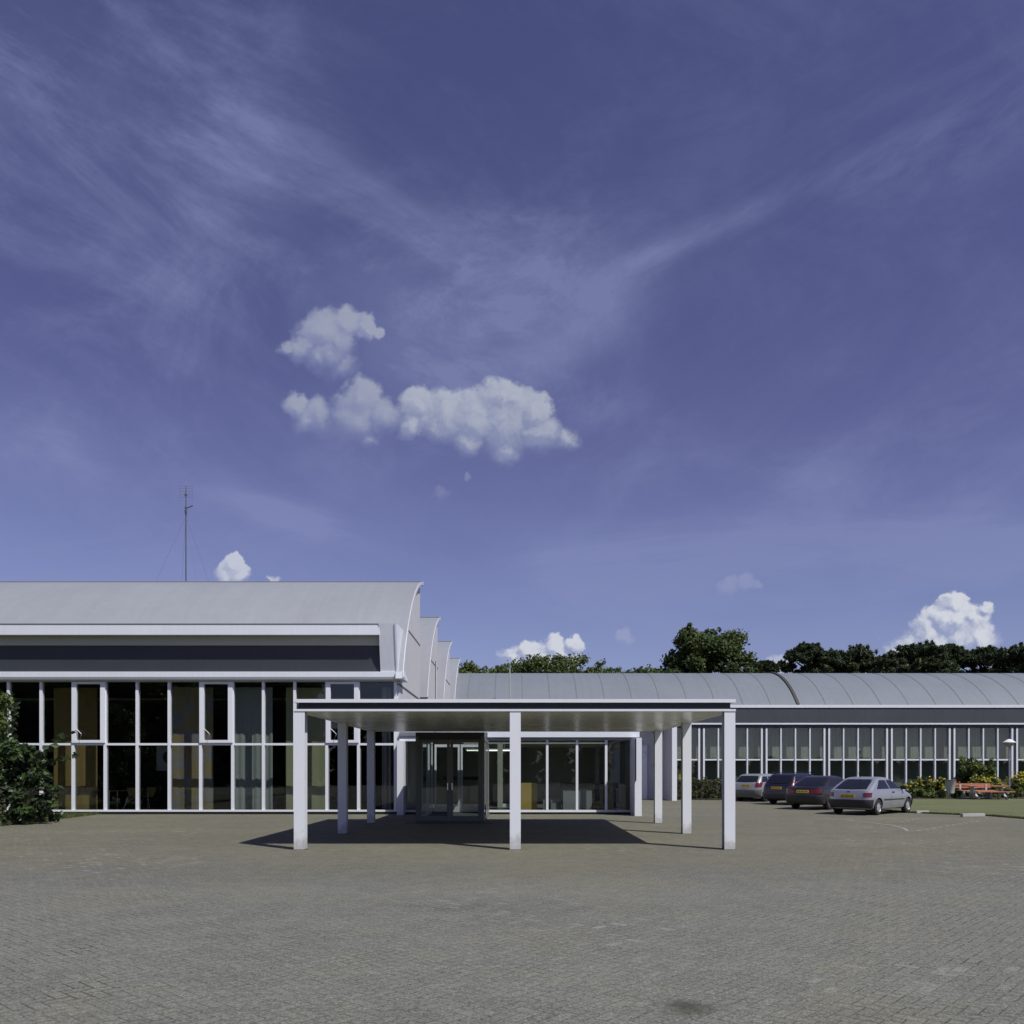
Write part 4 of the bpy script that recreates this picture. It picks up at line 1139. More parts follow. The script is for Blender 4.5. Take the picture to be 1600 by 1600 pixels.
# trees across the yard, seen as reflections in the glass
refl = 'trees across the yard mirrored in the windows'
rl = 'tall tree standing across the yard, seen only mirrored in the window panes'
t0 = tree('broadleaf_tree', (-24.5, -26, 0), 14.5, 5.6, rl, refl, 61, OAK, 22000, .42, .01, trunk_r=.35)
gb = random.Random(77)
belt = [(-66 + 5.2 * i + gb.uniform(-1, 1), -26 + gb.uniform(-3, 2), gb.uniform(.86, 1.08)) for i in range(8)] + [(-19 + 4.4 * i, -32 + gb.uniform(-2, 2), gb.uniform(.50, .66)) for i in range(4)] + [(-4 + 4.6 * i, -45 + gb.uniform(-2, 2), (gb.uniform(.44, .52) if i < 6 else gb.uniform(.15, .22))) for i in range(24)] + [(24 + 4.3 * i, -43 + gb.uniform(-2, 2), gb.uniform(.24, .29)) for i in range(20)] + [(22 + 2.9 * i, -50 + gb.uniform(-2, 2), gb.uniform(.24, .30)) for i in range(30)]
for x, y, s in belt:
    c = copy_tree(t0); c.location = (x, y, 0); c.scale = (s, s, s); c.rotation_euler.z = x * 1.3
cp = tree('conifer_tree', (-19.8, -20, 0), 10.2, 1.5, 'slim dark cypress across the yard, seen only mirrored in the hall windows', None, 62, ['pine_dark', 'pine_mid'], 8000, .25, kind='cone', trunk_r=.15)

# shrub at the left edge
sh = empty('shrub', (-15.9, 26.6, .03), 0, 'dark leafy shrub spreading in front of the hall at the left edge', 'shrub')
g = random.Random(5); cl = []; mb = MB()
for i in range(75):
    a = g.random() * 6.283; t = g.random(); rr = 1.6 * math.sqrt(g.random()) * (1 - .42 * t)
    cl.append((rr * math.cos(a) + .15, rr * math.sin(a), .15 + 2.3 * t * (1 - .12 * rr), g.uniform(.22, .40), g.uniform(.7, 1)))
twigs = [((.5, -.3, .4), (1.55, -.5, 2.1), (2.65, -.6, 2.75)), ((.5, -.2, .5), (1.3, -.3, 1.9), (2.15, -.4, 2.62)), ((.4, -.2, .3), (1.5, -.4, 1.15), (2.15, -.5, 1.05)), ((.3, -.2, .3), (1.3, -.4, .7), (1.95, -.5, .55)),
         ((.2, -.2, 1.0), (.6, -.3, 2.6), (.75, -.35, 3.55)), ((.5, -.2, .5), (1.6, -.3, 1.8), (2.6, -.5, 2.05))]
for tw in twigs:
    mb.tube(tw, [.02, .012, .004], 5)
    for k in range(5):
        t = .5 + .5 * k / 4; p = Vector(tw[1]).lerp(Vector(tw[2]), (t - .5) * 2); cl.append((p.x, p.y, p.z, .10 + .05 * (1 - t), .9))
for i in range(14):
    c = cl[i * 5]; mb.tube([(.1 * math.cos(i), .1 * math.sin(i), 0), (c[0] * .4, c[1] * .4, c[2] * .5), c[:3]], [.03, .02, .006], 5)
mb.build('stems', 'bark', sh)
leaves('foliage', cl, 4600, .15, ['bush_dark', 'bush_mid', 'bush_dark'], sh, 7, flat=.5, elong=1.35, shell=.45)
sh2 = empty('shrub', (-16.75, 27.4, .03), 0, 'taller light green shrub behind the dark one, cut by the left edge', 'shrub')
cl = []; mb = MB()
for i in range(60):
    a = g.random() * 6.283; t = g.random(); rr = 1.15 * math.sqrt(g.random()) * (1 - .5 * t)
    cl.append((rr * math.cos(a), rr * math.sin(a), .4 + 3.9 * t, g.uniform(.20, .38), g.uniform(.8, 1.1)))
for i in range(14):
    c = cl[i * 4]; mb.tube([(.1 * math.cos(i), .1 * math.sin(i), 0), (c[0] * .4, c[1] * .4, c[2] * .5), c[:3]], [.03, .02, .006], 5)
mb.build('stems', 'bark', sh2)
leaves('foliage', cl, 4200, .10, ['bush_mid', 'bush_light', 'bush_light'], sh2, 8, flat=.5, elong=1.5, shell=.4)
sh3 = empty('shrub', (-15.6, 25.3, .03), 0, 'low light green shrub growing at the front foot of the dark shrub', 'shrub')
cl = [(g.uniform(-.75, .45), g.uniform(-.4, .4), g.uniform(.1, .75), g.uniform(.14, .26), .9) for _ in range(34)]
mb = MB()
for c in cl[::3]: mb.tube([(0, 0, 0), (c[0] * .5, c[1] * .5, c[2] * .6), c[:3]], [.015, .01, .004], 5)
mb.build('stems', 'bark', sh3)
leaves('foliage', cl, 1500, .085, ['bush_mid', 'bush_light', 'bush_dark'], sh3, 9, flat=.5, elong=1.5, shell=.4)

# hedge
hd = empty('hedge', (10.6, 48.1, .05), 0, 'low clipped green hedge below the windows, left of the parked cars', 'hedge')
MB().box(-1.75, 2.6, -.42, .42, 0, .9).build('branches', 'soil', hd)
gh = np.random.default_rng(3)
cl = [(x + gh.normal() * .05, y + gh.normal() * .05, z + gh.normal() * .05, .16, 1) for x in np.linspace(-1.75, 2.6, 22) for y in (-.42, 0, .42) for z in ((.1, .3, .5, .7, .92) if abs(y) > .1 else (.92,))]
leaves('foliage', cl, 9000, .075, ['hedge_green', 'hedge_dark', 'hedge_green'], hd, 12, flat=.2, elong=1.4, shell=.3)


def plant(name, loc, r, h, label, cat, seed, mats, n, leaf, flowers=0, pet='petal_yellow', group=None, tall=False):
    g = random.Random(seed); root = empty(name, loc, 0, label, cat, group)
    cl = []; mb = MB()
    k = 26 if r > .6 else 14
    for i in range(k):
        a = g.random() * 6.283; rr = r * math.sqrt(g.random()) * .85; t = g.random()
        top = h * (1 - (.35 if not tall else .25) * (rr / r) ** 2)
        z = top * (.12 + .86 * t); cl.append((rr * math.cos(a), rr * math.sin(a), z * .93, g.uniform(.12, .2) * min(1.6, max(.6, r / .5)), g.uniform(.8, 1.3)))
        if i % 2 == 0: mb.tube([(rr * .3 * math.cos(a), rr * .3 * math.sin(a), 0), (rr * math.cos(a), rr * math.sin(a), z)], [.012, .005], 4)
    mb.build('stems', 'hedge_dark', root)
    leaves('foliage', cl, n, leaf, mats, root, seed, flat=.3, elong=2.0, shell=.2)
    if flowers:
        fl = []
        for i in range(flowers):
            a = g.random() * 6.283; rr = r * math.sqrt(g.random()); fl.append((rr * math.cos(a), rr * math.sin(a) - .05, h * (g.uniform(.45, 1.05) * (1 - .2 * (rr / r) ** 2)), .05, .5))
        leaves('flowers', fl, flowers * 7, .075, [pet], root, seed + 1, flat=1.0, elong=1.0, shell=.1)['kind'] = 'stuff'
    return root


GG = ['garden_green', 'hedge_dark', 'garden_light']
bl = 'flowering border along the long hall'
D = 50.5
plant('flowering_plant', (TX(1424, 49.6), 49.6, .06), .42, 1.0, 'yellow flowering plant right at the bonnet of the silver hatchback', 'plant', 70, GG, 900, .10, 22, group=bl)
plant('flowering_plant', (TX(1445, 50.2), 50.2, .06), .62, 1.3, 'tall loose yellow flowering plant standing right behind the hatchback bonnet', 'plant', 71, GG, 1500, .10, 30, group=bl)
plant('flowering_plant', (TX(1469, 49.8), 49.8, .06), .52, 1.2, 'yellow flowering plant immediately left of the grey litter bin', 'plant', 72, GG, 1300, .10, 55, group=bl)
plant('low_bush', (TX(1440, 48.6), 48.6, .06), .52, .62, 'round low green bush nearest the silver hatchback', 'bush', 73, ['garden_green', 'garden_light', 'garden_green'], 1400, .06, group=bl)
plant('low_bush', (TX(1461, 48.5), 48.5, .06), .46, .56, 'round low green bush just left of the litter bin', 'bush', 74, ['garden_green', 'garden_light', 'garden_green'], 1300, .06, group=bl)
plant('low_bush', (TX(1499, 48.6), 48.6, .06), .45, .60, 'round low green bush between the litter bin and the picnic table', 'bush', 75, ['garden_green', 'garden_light', 'garden_green'], 1300, .06, group=bl)
plant('low_bush', (TX(1583, 48.9), 48.9, .06), .50, .55, 'round low green bush right of the lamp post', 'bush', 76, ['garden_green', 'garden_light', 'garden_green'], 1300, .06, group=bl)
plant('low_bush', (TX(1578, 48.6), 49.4, .06), .40, .75, 'pale yellow green bush behind the right end of the picnic table', 'bush', 77, ['garden_light', 'bush_light'], 1200, .06, group=bl)
plant('tall_bush', (TX(1512, 52), 52, .06), .85, 2.5, 'tall dark green bush just right of the litter bin, against the windows', 'bush', 78, ['garden_green', 'hedge_dark', 'garden_light'], 3400, .10, group=bl, tall=True)
plant('tall_bush', (TX(1544, 52.3), 52.3, .06), 1.05, 2.4, 'tall green bush behind the picnic table, left of the lamp', 'bush', 79, ['garden_green', 'garden_light', 'garden_green'], 3800, .10, group=bl, tall=True)
plant('flowering_plant', (TX(1527, 50.6), 50.6, .06), .60, 1.25, 'yellow flowering plant behind the middle of the bench', 'plant', 80, GG, 1600, .09, 45, group=bl)
plant('flowering_plant', (TX(1555, 50.4), 50.4, .06), .55, 1.15, 'yellow flowering plant behind the right half of the table', 'plant', 81, GG, 1500, .09, 40, group=bl)
plant('flowering_plant', (TX(1590, 50.6), 50.6, .06), .65, 1.5, 'dense golden flowering plant right of the garden lamp', 'plant', 82, ['garden_light', 'garden_green'], 1700, .09, 130, group=bl)
plant('flowering_plant', (TX(1494, 49.9), 49.9, .06), .25, .95, 'small red orange flowering plant at the left end of the bench', 'plant', 83, GG, 500, .08, 26, 'petal_orange', group=bl)
plant('flowering_plant', (TX(1625, 50.2), 50.2, .06), .7, 1.4, 'golden flowering plant at the right edge beyond the lamp', 'plant', 84, ['garden_light', 'garden_green'], 1500, .09, 90, group=bl)

# ------------------------------------------------------------------ garden furniture
bn = empty('litter_bin', (TX(1485, 48.0), 48.0, .06), 0, 'pale grey tapered litter bin on a post in the flower border', 'litter bin')
MB().tube([(0, .05, 0), (0, .05, .5)], .035, 8).build('post', 'galvanised', bn)
MB().lathe([(.0, .30), (.19, .30), (.285, .98), (.295, .99), (.295, 1.03), (.265, 1.03), (.25, .95), (.0, .55)], n=28).build('bucket', 'bin_grey', bn)
MB().lathe([(.297, 1.0), (.305, 1.005), (.305, 1.04), (.297, 1.045), (.285, 1.04)], n=28).build('rim', 'plinth', bn)
lp = empty('garden_lamp', (TX(1577, 50.0), 50.0, .06), 0, 'slim garden lamp post with a white cone cap beside the flowers', 'lamp post')
MB().tube([(0, 0, 0), (0, 0, .25), (0, 0, 3.0)], [.06, .05, .045], 10).build('pole', 'galvanised', lp)
MB().lathe([(.0, 3.38), (.10, 3.36), (.34, 3.20), (.345, 3.17), (.30, 3.165), (.0, 3.165)], n=28).build('cap', 'white_paint', lp)
MB().lathe([(.06, 2.94), (.15, 2.97), (.24, 3.08), (.26, 3.165)], n=28).build('bowl', 'soffit_shade', lp)
pt = empty('picnic_table', (TX(1541, 47.3), 47.3, .045), R(-4), 'orange red plank picnic table on pale concrete trestles on the lawn', 'picnic table')
mb = MB()
for i in range(4): mb.box(-1.05, 1.05, -.36 + i * .185, -.20 + i * .185, .70, .745)
mb.build('tabletop', 'bench_wood', pt, bevel=.006)
for sy in (-1, 1):
    mb = MB()
    for i in range(2): mb.box(-.8, 1.15, sy * .68 - .13 + i * .135, sy * .68 - .01 + i * .135, .40, .445)
    mb.build('seat', 'bench_wood', pt, bevel=.006)
for x in (-.72, .78):
    mb = MB()
    mb.box(x - .07, x + .07, -.34, .34, .62, .699).box(x - .06, x + .06, -.16, .16, .30, .62)
    for sy in (-1, 1):
        mb.add([(x - .06, sy * .05, .34), (x + .06, sy * .05, .34), (x + .06, sy * .25, .34), (x - .06, sy * .25, .34), (x - .06 + .12, sy * .42, 0), (x + .06 + .12, sy * .42, 0), (x + .06 + .12, sy * .58, 0), (x - .06 + .12, sy * .58, 0)],
               [(0, 1, 2, 3), (7, 6, 5, 4), (0, 4, 5, 1), (1, 5, 6, 2), (2, 6, 7, 3), (3, 7, 4, 0)])
        mb.box(x - .05, x + .05, min(sy * .16, sy * .8), max(sy * .16, sy * .8), .335, .399)
    mb.build('trestle', 'concrete', pt)
be = empty('garden_bench', (TX(1524, 48.3), 48.3, .05), R(3), 'orange red plank bench with backrest at the border, left behind the picnic table', 'bench')
mb = MB()
for i in range(3): mb.box(-1.0, 1.0, -.25 + i * .15, -.12 + i * .15, .43, .475)
mb.build('seat', 'bench_wood', be, bevel=.006)
mb = MB(); mb.box(-1.02, 1.02, .22, .26, .58, .66).box(-1.02, 1.02, .25, .29, .72, .84); mb.build('backrest', 'bench_wood', be, bevel=.006)
for x in (-.75, .75): MB().box(x - .06, x + .06, -.24, .2, 0, .43).box(x - .05, x + .05, .2, .26, .0, .80).build('support', 'concrete', be)

# ------------------------------------------------------------------ cars


def boolean_cut(o, cutters):
    for c in cutters:
        md = o.modifiers.new('cut', 'BOOLEAN'); md.operation = 'DIFFERENCE'; md.object = c; md.solver = 'EXACT'; md.material_mode = 'TRANSFER'
    bpy.context.view_layer.update()
    dg = bpy.context.evaluated_depsgraph_get()
    me = bpy.data.meshes.new_from_object(o.evaluated_get(dg))
    o.modifiers.clear(); old = o.data; o.data = me; me.name = old.name
    for c in cutters: bpy.data.objects.remove(c)


def make_car(loc, heading, S, label):
    root = empty(S['name'], (loc[0], loc[1], .004), R(90 - heading), label, 'car', 'cars parked at an angle before the long hall')
    rings = S['rings']; zs = [r[0] for r in rings]
    taper = S.get('taper', .05); Lh = S['len'] / 2

    def at(z):
        z = min(max(z, zs[0]), zs[-1])
        for i in range(len(rings) - 1):
            if z <= rings[i + 1][0]:
                t = (z - rings[i][0]) / max(1e-6, rings[i + 1][0] - rings[i][0])
                return [a + (b - a) * t for a, b in zip(rings[i], rings[i + 1])]
        return list(rings[-1])

    def wx(w, x): return w * (1 - taper * (abs(x) / Lh) ** 2.4)

    def rear(y, z, off=0.0):
        _, xr, xf, w, rr, rf = at(z); ry = min(rr, w * .6); t = min(1, max(0, (abs(y) - (w - ry)) / ry))
        return (xr + rr * (1 - math.sqrt(max(0, 1 - t * t))) + .05 * (y / w) ** 2 - off, y, z)

    def front(y, z, off=0.0):
        _, xr, xf, w, rr, rf = at(z); ry = min(rf, w * .6); t = min(1, max(0, (abs(y) - (w - ry)) / ry))
        return (xf - rf * (1 - math.sqrt(max(0, 1 - t * t))) - .05 * (y / w) ** 2 + off, y, z)

    def side(x, z, s, off=0.0):
        _, xr, xf, w, rr, rf = at(z); ra, rb = min(rr, w * .6), min(rf, w * .6)
        t = max(0, (xr + rr - x) / rr, ) if x < 0 else max(0, (x - (xf - rf)) / rf); t = min(t, 1)
        r_ = ra if x < 0 else rb
        return (x, s * (wx(w, x) - r_ * (1 - math.sqrt(max(0, 1 - t * t))) + off), z)

    def ring(z, off=0.0, n=9, ns=16):
        _, xr, xf, w, rr, rf = at(z); ra, rb = min(rr, w * .6), min(rf, w * .6); pts = []
        xr -= off; xf += off
        for i in range(n + 1):      # rear-right corner (y<0): from rear to side
            a = math.pi / 2 * i / n; pts.append((xr + rr * (1 - math.cos(a)), -(w - ra) - ra * math.sin(a)))
        for i in range(1, ns): pts.append((xr + rr + (xf - rf - xr - rr) * i / ns, -w))
        for i in range(n + 1):
            a = math.pi / 2 * i / n; pts.append((xf - rf * (1 - math.sin(a)), -(w - rb) - rb * math.cos(a)))
        half = pts; other = [(x, -y) for x, y in reversed(half)]
        out = []
        for x, y in half + other:
            yy = y * (1 - taper * (abs(x) / Lh) ** 2.4) if abs(y) > 1e-6 else y
            yy += math.copysign(off, y)
            ex = .05 * (yy / w) ** 2
            if x < xr + rr * .5: x += ex * (1 - (x - xr) / (rr * .5))
            if x > xf - rf * .5: x -= ex * (1 - (xf - x) / (rf * .5))
            out.append((x, yy, z))
        return out

    lev = []
    for i in range(len(rings) - 1):
        k = 3 if rings[i + 1][0] - rings[i][0] > .12 else 1
        for j in range(k): lev.append(rings[i][0] + (rings[i + 1][0] - rings[i][0]) * j / k)
    lev.append(rings[-1][0])
    mb = MB(); R0 = [ring(z) for z in lev]; n = len(R0[0]); V = [p for r_ in R0 for p in r_]
    mb.add(V, [(j * n + i, j * n + (i + 1) % n, (j + 1) * n + (i + 1) % n, (j + 1) * n + i) for j in range(len(lev) - 1) for i in range(n)] +
           [list(reversed(range(n))), [(len(lev) - 1) * n + i for i in range(n)]], 0, True)
    body = mb.build('body', [S['paint'], 'black_plastic'], root)
    bm = bmesh.new(); bm.from_mesh(body.data); bmesh.ops.recalc_face_normals(bm, faces=bm.faces); bm.to_mesh(body.data); bm.free()
    WR = S['wheel']; cut = []
    for x in S['axles']:
        for s in (-1, 1):
            c = MB().lathe([(0, -.25), (WR + .055, -.25), (WR + .055, .25), (0, .25)], (x, s * (at(.5)[3] - .02), WR), 28, axis='y')
            o = c.build('cut', 'black_plastic'); bmm = bmesh.new(); bmm.from_mesh(o.data); bmesh.ops.remove_doubles(bmm, verts=bmm.verts, dist=1e-5); bmesh.ops.recalc_face_normals(bmm, faces=bmm.faces); bmm.to_mesh(o.data); bmm.free()
            o.parent = root; cut.append(o)
    boolean_cut(body, cut)
    body.data.set_sharp_from_angle(angle=R(28))

    def patch(fn, q, nu=8, nv=5, off=.006):
        """q: four (a, z) corners: low-left, low-right, high-right, high-left"""
        mb = MB()
        def f(u, v, o_):
            a = (q[0][0] * (1 - u) + q[1][0] * u) * (1 - v) + (q[3][0] * (1 - u) + q[2][0] * u) * v
            z = (q[0][1] * (1 - u) + q[1][1] * u) * (1 - v) + (q[3][1] * (1 - u) + q[2][1] * u) * v
            return fn(a, z, o_)
        us = [i / nu for i in range(nu + 1)]; vv = [i / nv for i in range(nv + 1)]
        mb.grid(lambda u, v: f(u, v, off), us, vv)
        rim = [(u, 0) for u in us] + [(1, v) for v in vv[1:]] + [(u, 1) for u in us[::-1][1:]] + [(0, v) for v in vv[::-1][1:]]
        mb.add([f(u, v, off) for u, v in rim] + [f(u, v, -.004) for u, v in rim], [(i, i + len(rim), (i + 1) % len(rim) + len(rim), (i + 1) % len(rim)) for i in range(len(rim) - 1)])
        return mb
    rw = S['rear_glass']; patch(lambda a, z, o: rear(a, z, o), [(-rw[0], rw[2]), (rw[0], rw[2]), (rw[1], rw[3]), (-rw[1], rw[3])], 12, 6).build('rear_window', 'car_glass', root)
    fw = S['front_glass']; patch(lambda a, z, o: front(a, z, o), [(-fw[0], fw[2]), (fw[0], fw[2]), (fw[1], fw[3]), (-fw[1], fw[3])], 12, 6).build('windscreen', 'car_glass', root)
    for s in (-1, 1):
        for q in S['side_glass']: patch(lambda a, z, o: side(a, z, s, o), q, 10, 6).build('side_window', 'car_glass', root)
        for q in S['doors']:
            d = patch(lambda a, z, o: side(a, z, s, o), q, 10, 6, .005).build('door', S['paint'], root)
            hx = min(q[0][0], q[3][0]) + .12; h = MB(); y = side(hx, S['handle_z'], s, .012)
            h.box(hx, hx + .17, min(y[1] - .012, y[1] + .012), max(y[1] - .012, y[1] + .012), S['handle_z'] - .02, S['handle_z'] + .02).build('handle', 'black_plastic', d)
        for q in S.get('strip', []): patch(lambda a, z, o: side(a, z, s, o), q, 16, 1, .014).build('rubbing_strip', 'bumper_grey', root)
        tl_ = S['tail']; patch(lambda a, z, o: rear(a, z, o), [(s * tl_[0], tl_[2]), (s * tl_[1], tl_[2]), (s * tl_[1], tl_[3]), (s * tl_[0], tl_[3])], 8, 3, .012).build('tail_light', 'lamp_red', root)
        mx_ = S['mirror']; y = side(mx_[0], mx_[1], s)[1]
        mb = MB().box(mx_[0] - .07, mx_[0] + .07, min(y - s * .02, y + s * .20), max(y - s * .02, y + s * .20), mx_[1] - .02, mx_[1] + .11)
        mb.build('mirror', S.get('mirror_mat', 'black_plastic'), root, bevel=.025)
        hl = S['head']; patch(lambda a, z, o: front(a, z, o), [(s * hl[0], hl[2]), (s * hl[1], hl[2]), (s * hl[1], hl[3]), (s * hl[0], hl[3])], 6, 3, .01).build('headlight', 'lamp_glass', root)
    # bumpers wrap round to the wheel arches
    for nm, keep in (('rear_bumper', lambda p: p[0] < S['axles'][0] - WR - .06), ('front_bumper', lambda p: p[0] > S['axles'][1] + WR + .06)):
        zb0, zb1 = S['bumper']; rows = []
        for z, off in ((zb0 - .03, -.02), (zb0, .025), (zb0 + .08, .035), (zb1 - .05, .038), (zb1, .03), (zb1 + .012, -.01)):
            rp = ring(z, off, 9, 16); k = [i for i, p in enumerate(rp) if keep(ring(zb1, 0, 9, 16)[i])]
            if nm == 'rear_bumper': half = len(rp) // 2; k = [i for i in k if i >= half] + [i for i in k if i < half]
            rows.append([rp[i] for i in k])
        mb = MB(); nn = len(rows[0])
        mb.add([p for r_ in rows for p in r_], [(j * nn + i, j * nn + i + 1, (j + 1) * nn + i + 1, (j + 1) * nn + i) for j in range(len(rows) - 1) for i in range(nn - 1)], 0, True)
        o = mb.build(nm, S.get('bumper_mat', 'bumper_grey'), root, sharp=40)
        bmm = bmesh.new(); bmm.from_mesh(o.data); bmesh.ops.recalc_face_normals(bmm, faces=bmm.faces); bmm.to_mesh(o.data); bmm.free()
    pz, pyy = S['plate']
    pl = patch(lambda a, z, o: rear(a, z, o), [(-.27 + pyy, pz - .06), (.27 + pyy, pz - .06), (.27 + pyy, pz + .06), (-.27 + pyy, pz + .06)], 4, 2, .022).build('number_plate', 'plate_yellow', root)
    mb = MB()
    for i, c in enumerate((-.20, -.13, -.04, .03, .12, .19)):
        x = rear(c + pyy, pz, .026)[0]; mb.box(x, x + .003, c + pyy - .018, c + pyy - .004, pz - .035, pz + .035).box(x, x + .003, c + pyy + .006, c + pyy + .020, pz - .035, pz + .03).box(x, x + .003, c + pyy - .004, c + pyy + .006, pz + (.0 if i % 2 else .02), pz + (.012 if i % 2 else .034))
    mb.build('plate_marks', 'plate_ink', pl)
    for x in S['axles']:
        for s in (-1, 1):
            w = empty('wheel', (x, s * (at(.45)[3] * .985 - .09), WR), 0); w.parent = root
            tw = .09
            MB().lathe([(WR * .62, -tw), (WR * .9, -tw), (WR * .985, -tw * .8), (WR, -tw * .45), (WR, tw * .45), (WR * .985, tw * .8), (WR * .9, tw), (WR * .62, tw)], n=32, axis='y').build('tyre', 'rubber', w)
            mb = MB(); o_ = s * .07
            mb.lathe([(0, o_ + s * .012), (WR * .18, o_ + s * .014), (WR * .2, o_), (WR * .45, o_ + s * .008), (WR * .60, o_ - s * .0), (WR * .64, o_ + s * .012), (WR * .66, o_ - s * .02)], n=32, axis='y')
            ho = mb.build('hubcap', 'hubcap', w)
            mb = MB()
            for k in range(8):
                a = k * math.pi / 4; c = Vector((math.cos(a) * WR * .51, 0, math.sin(a) * WR * .51)); t = Vector((-math.sin(a), 0, math.cos(a))) * WR * .09; q = Vector((math.cos(a), 0, math.sin(a))) * WR * .05
                y_ = o_ + s * .013
                mb.add([(p.x, y_, p.z) for p in (c - t - q, c + t - q, c + t + q, c - t + q)], [(0, 1, 2, 3)])
            mb.build('slots', 'black_plastic', ho)
            MB().lathe([(0, 0), (WR * .62, 0)], n=24, axis='y').build('wheel_disc', 'black_plastic', w)
    for fn in S.get('extra', []): fn(root, rear, side, at)
    return root


# plain three-door hatchback
hatch = dict(name='hatchback_car', len=4.05, paint='sheet_silver', wheel=.29, axles=(-1.25, 1.27), taper=.05,
    rings=[(.19, -1.80, 1.80, .70, .25, .35), (.25, -1.94, 1.95, .79, .28, .45), (.42, -1.995, 2.0, .83, .30, .50), (.60, -1.99, 1.99, .845, .30, .52), (.72, -1.975, 1.90, .84, .30, .55),
           (.82, -1.955, 1.45, .825, .28, .40), (.90, -1.93, 1.02, .81, .26, .25), (.925, -1.86, .92, .795, .24, .25), (1.10, -1.51, .60, .735, .22, .25), (1.28, -1.12, .20, .655, .20, .22),
           (1.335, -.98, .06, .615, .18, .2), (1.368, -.84, -.06, .56, .2, .2), (1.39, -.62, -.22, .42, .2, .2)],
    rear_glass=(.60, .50, .945, 1.30), front_glass=(.68, .55, .95, 1.30),
    side_glass=[[(-1.32, .95), (-.32, .95), (-.46, 1.27), (-.92, 1.27)], [(-.24, .95), (.80, .95), (.22, 1.27), (-.36, 1.27)]],
    doors=[[(-.27, .32), (.86, .32), (.90, .92), (-.25, .92)]], handle_z=.82, strip=[[(-.86, .535), (.90, .535), (.90, .575), (-.86, .575)]],
    tail=(.56, .80, .66, .82), mirror=(.74, .93), head=(.45, .78, .60, .74), bumper=(.28, .56), plate=(.70, .02),
    extra=[lambda root, rear, side, at: MB().tube([(-1.0, 0, 1.36), (-1.35, 0, 1.72)], [.01, .004], 5).build('aerial', 'black_plastic', root),
           lambda root, rear, side, at: MB().box(rear(0, .86)[0] - .012, rear(0, .86)[0], -.05, .05, .83, .87).build('badge', 'black_plastic', root)])
make_car((13.62, 32.9), 47, hatch, 'silver three door hatchback with dark bumpers, nearest of the parked cars')

sedan = dict(name='sedan_car', len=4.4, paint='sheet_plum', wheel=.30, axles=(-1.30, 1.37), taper=.05,
    rings=[(.20, -1.98, 1.95, .70, .25, .35), (.26, -2.12, 2.12, .80, .28, .45), (.45, -2.18, 2.18, .845, .30, .50), (.62, -2.17, 2.17, .855, .30, .52), (.74, -2.15, 2.05, .85, .30, .55),
           (.84, -2.12, 1.5, .835, .28, .40), (.93, -2.09, 1.05, .81, .26, .25), (.955, -1.70, .95, .79, .24, .25), (1.12, -1.42, .62, .73, .22, .25), (1.29, -1.06, .22, .655, .20, .22),
           (1.345, -.94, .08, .61, .18, .2), (1.378, -.80, -.06, .55, .2, .2), (1.40, -.6, -.22, .42, .2, .2)],
    rear_glass=(.64, .52, .975, 1.31), front_glass=(.68, .55, .97, 1.31),
    side_glass=[[(-1.30, .98), (-.66, .98), (-.66, 1.28), (-.95, 1.28)], [(-.58, .98), (-.02, .98), (-.02, 1.28), (-.58, 1.28)], [(.06, .98), (.84, .98), (.26, 1.28), (.06, 1.28)]],
    doors=[[(-.92, .34), (-.03, .34), (-.03, .94), (-.92, .94)], [(.0, .34), (.94, .34), (.96, .94), (.0, .94)]], handle_z=.86, strip=[[(-.9, .54), (.98, .54), (.98, .585), (-.9, .585)]],
    tail=(.34, .79, .68, .86), mirror=(.8, .96), head=(.45, .8, .62, .76), bumper=(.29, .60), plate=(.755, -.03), mirror_mat='sheet_plum')
make_car((13.45, 37.2), 47, sedan, 'dark plum four door sedan parked next to the silver hatchback')


def rails(root, rear, side, at):
    for s in (-1, 1): MB().tube([(-1.75, s * .55, 1.47), (-1.6, s * .56, 1.53), (-.2, s * .56, 1.54), (.0, s * .55, 1.47)], .018, 6).build('roof_rail', 'black_plastic', root)


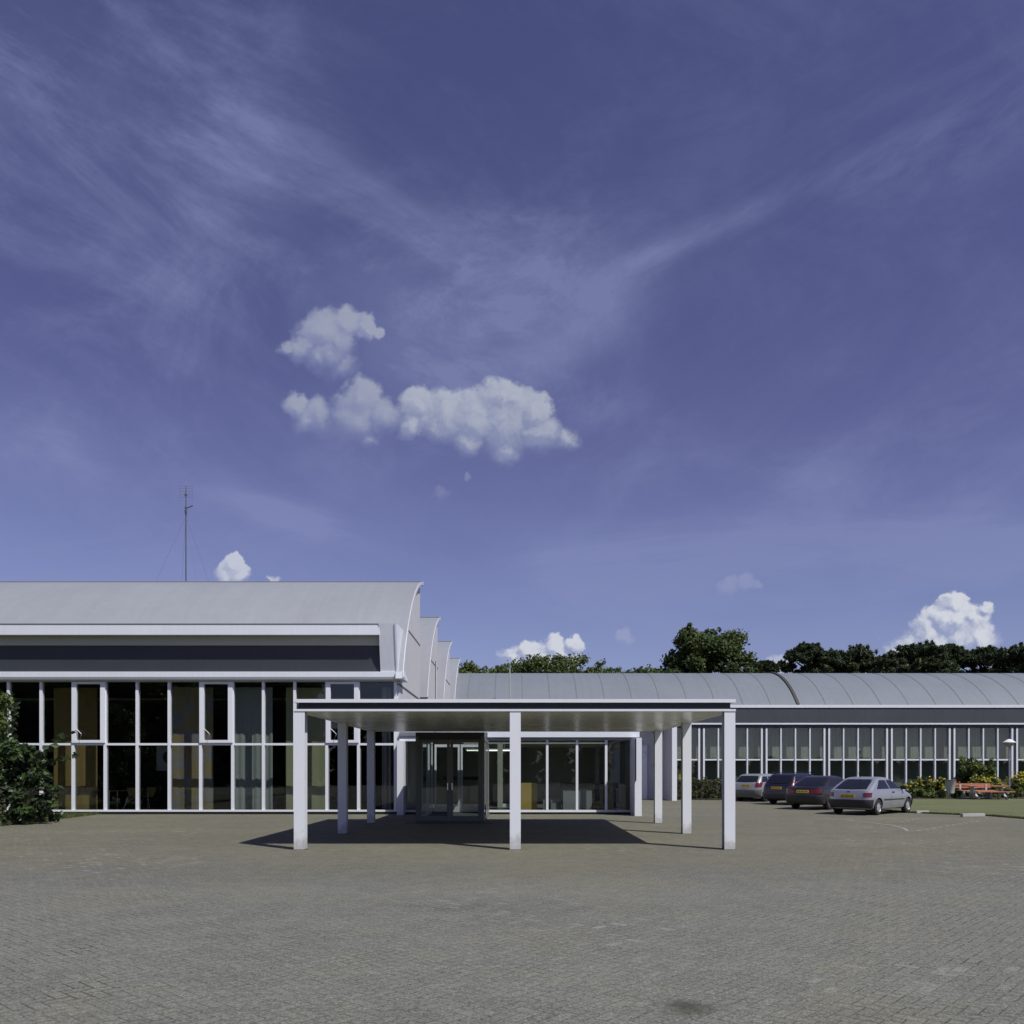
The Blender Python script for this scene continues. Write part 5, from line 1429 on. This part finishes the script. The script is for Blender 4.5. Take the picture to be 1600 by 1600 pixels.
wagon = dict(name='estate_car', len=4.6, paint='sheet_blue', wheel=.30, axles=(-1.32, 1.35), taper=.05,
    rings=[(.20, -2.05, 1.95, .70, .22, .35), (.27, -2.22, 2.15, .80, .24, .45), (.48, -2.28, 2.22, .845, .25, .50), (.66, -2.27, 2.20, .855, .25, .52), (.78, -2.25, 2.05, .85, .25, .55),
           (.88, -2.23, 1.5, .835, .24, .40), (.97, -2.20, 1.02, .81, .24, .25), (1.0, -2.17, .95, .80, .24, .25), (1.18, -2.02, .60, .745, .22, .25), (1.36, -1.86, .22, .68, .20, .22),
           (1.42, -1.78, .06, .63, .18, .2), (1.455, -1.65, -.06, .57, .2, .2), (1.475, -1.45, -.22, .44, .2, .2)],
    rear_glass=(.66, .56, 1.03, 1.37), front_glass=(.68, .55, 1.02, 1.37),
    side_glass=[[(-1.90, 1.04), (-1.02, 1.04), (-1.02, 1.34), (-1.72, 1.34)], [(-.94, 1.04), (-.06, 1.04), (-.06, 1.34), (-.94, 1.34)], [(.02, 1.04), (.84, 1.04), (.28, 1.34), (.02, 1.34)]],
    doors=[[(-.95, .36), (-.06, .36), (-.06, .98), (-.95, .98)], [(-.02, .36), (.93, .36), (.95, .98), (-.02, .98)]], handle_z=.9, strip=[[(-.9, .56), (.98, .56), (.98, .6), (-.9, .6)]],
    tail=(.66, .82, .92, 1.10), mirror=(.8, 1.0), head=(.45, .8, .64, .78), bumper=(.30, .58), plate=(.80, .04), bumper_mat='sheet_blue', mirror_mat='sheet_blue', extra=[rails])
make_car((14.0, 42.2), 47, wagon, 'dark blue estate car with roof rails behind the plum sedan')

small = dict(hatch); small = {**hatch, 'name': 'hatchback_car', 'paint': 'sheet_pale', 'len': 4.2, 'wheel': .30, 'axles': (-1.28, 1.30),
    'rings': [(.20, -1.86, 1.84, .70, .25, .35), (.27, -2.02, 1.98, .79, .30, .45), (.46, -2.08, 2.06, .835, .34, .50), (.64, -2.07, 2.04, .85, .34, .52), (.78, -2.05, 1.92, .845, .34, .55),
              (.88, -2.03, 1.45, .83, .32, .40), (.96, -2.00, 1.02, .81, .30, .25), (.99, -1.97, .94, .80, .28, .25), (1.16, -1.80, .60, .74, .25, .25), (1.33, -1.60, .22, .67, .22, .22),
              (1.39, -1.50, .06, .63, .2, .2), (1.425, -1.36, -.06, .57, .2, .2), (1.445, -1.15, -.22, .44, .2, .2)],
    'rear_glass': (.64, .55, 1.02, 1.34), 'front_glass': (.68, .55, 1.0, 1.34),
    'side_glass': [[(-1.66, 1.02), (-1.02, 1.02), (-1.02, 1.31), (-1.42, 1.31)], [(-.94, 1.02), (-.06, 1.02), (-.06, 1.31), (-.94, 1.31)], [(.02, 1.02), (.84, 1.02), (.28, 1.31), (.02, 1.31)]],
    'doors': [[(-.95, .36), (-.06, .36), (-.06, .97), (-.95, .97)], [(-.02, .36), (.93, .36), (.95, .97), (-.02, .97)]], 'handle_z': .88,
    'tail': (.60, .83, .76, 1.0), 'mirror': (.8, .99), 'plate': (.84, -.06), 'bumper': (.30, .62), 'bumper_mat': 'bumper_mid', 'extra': []}
make_car((13.45, 46.3), 47, small, 'pale silver five door hatchback farthest back, partly behind the right canopy post')
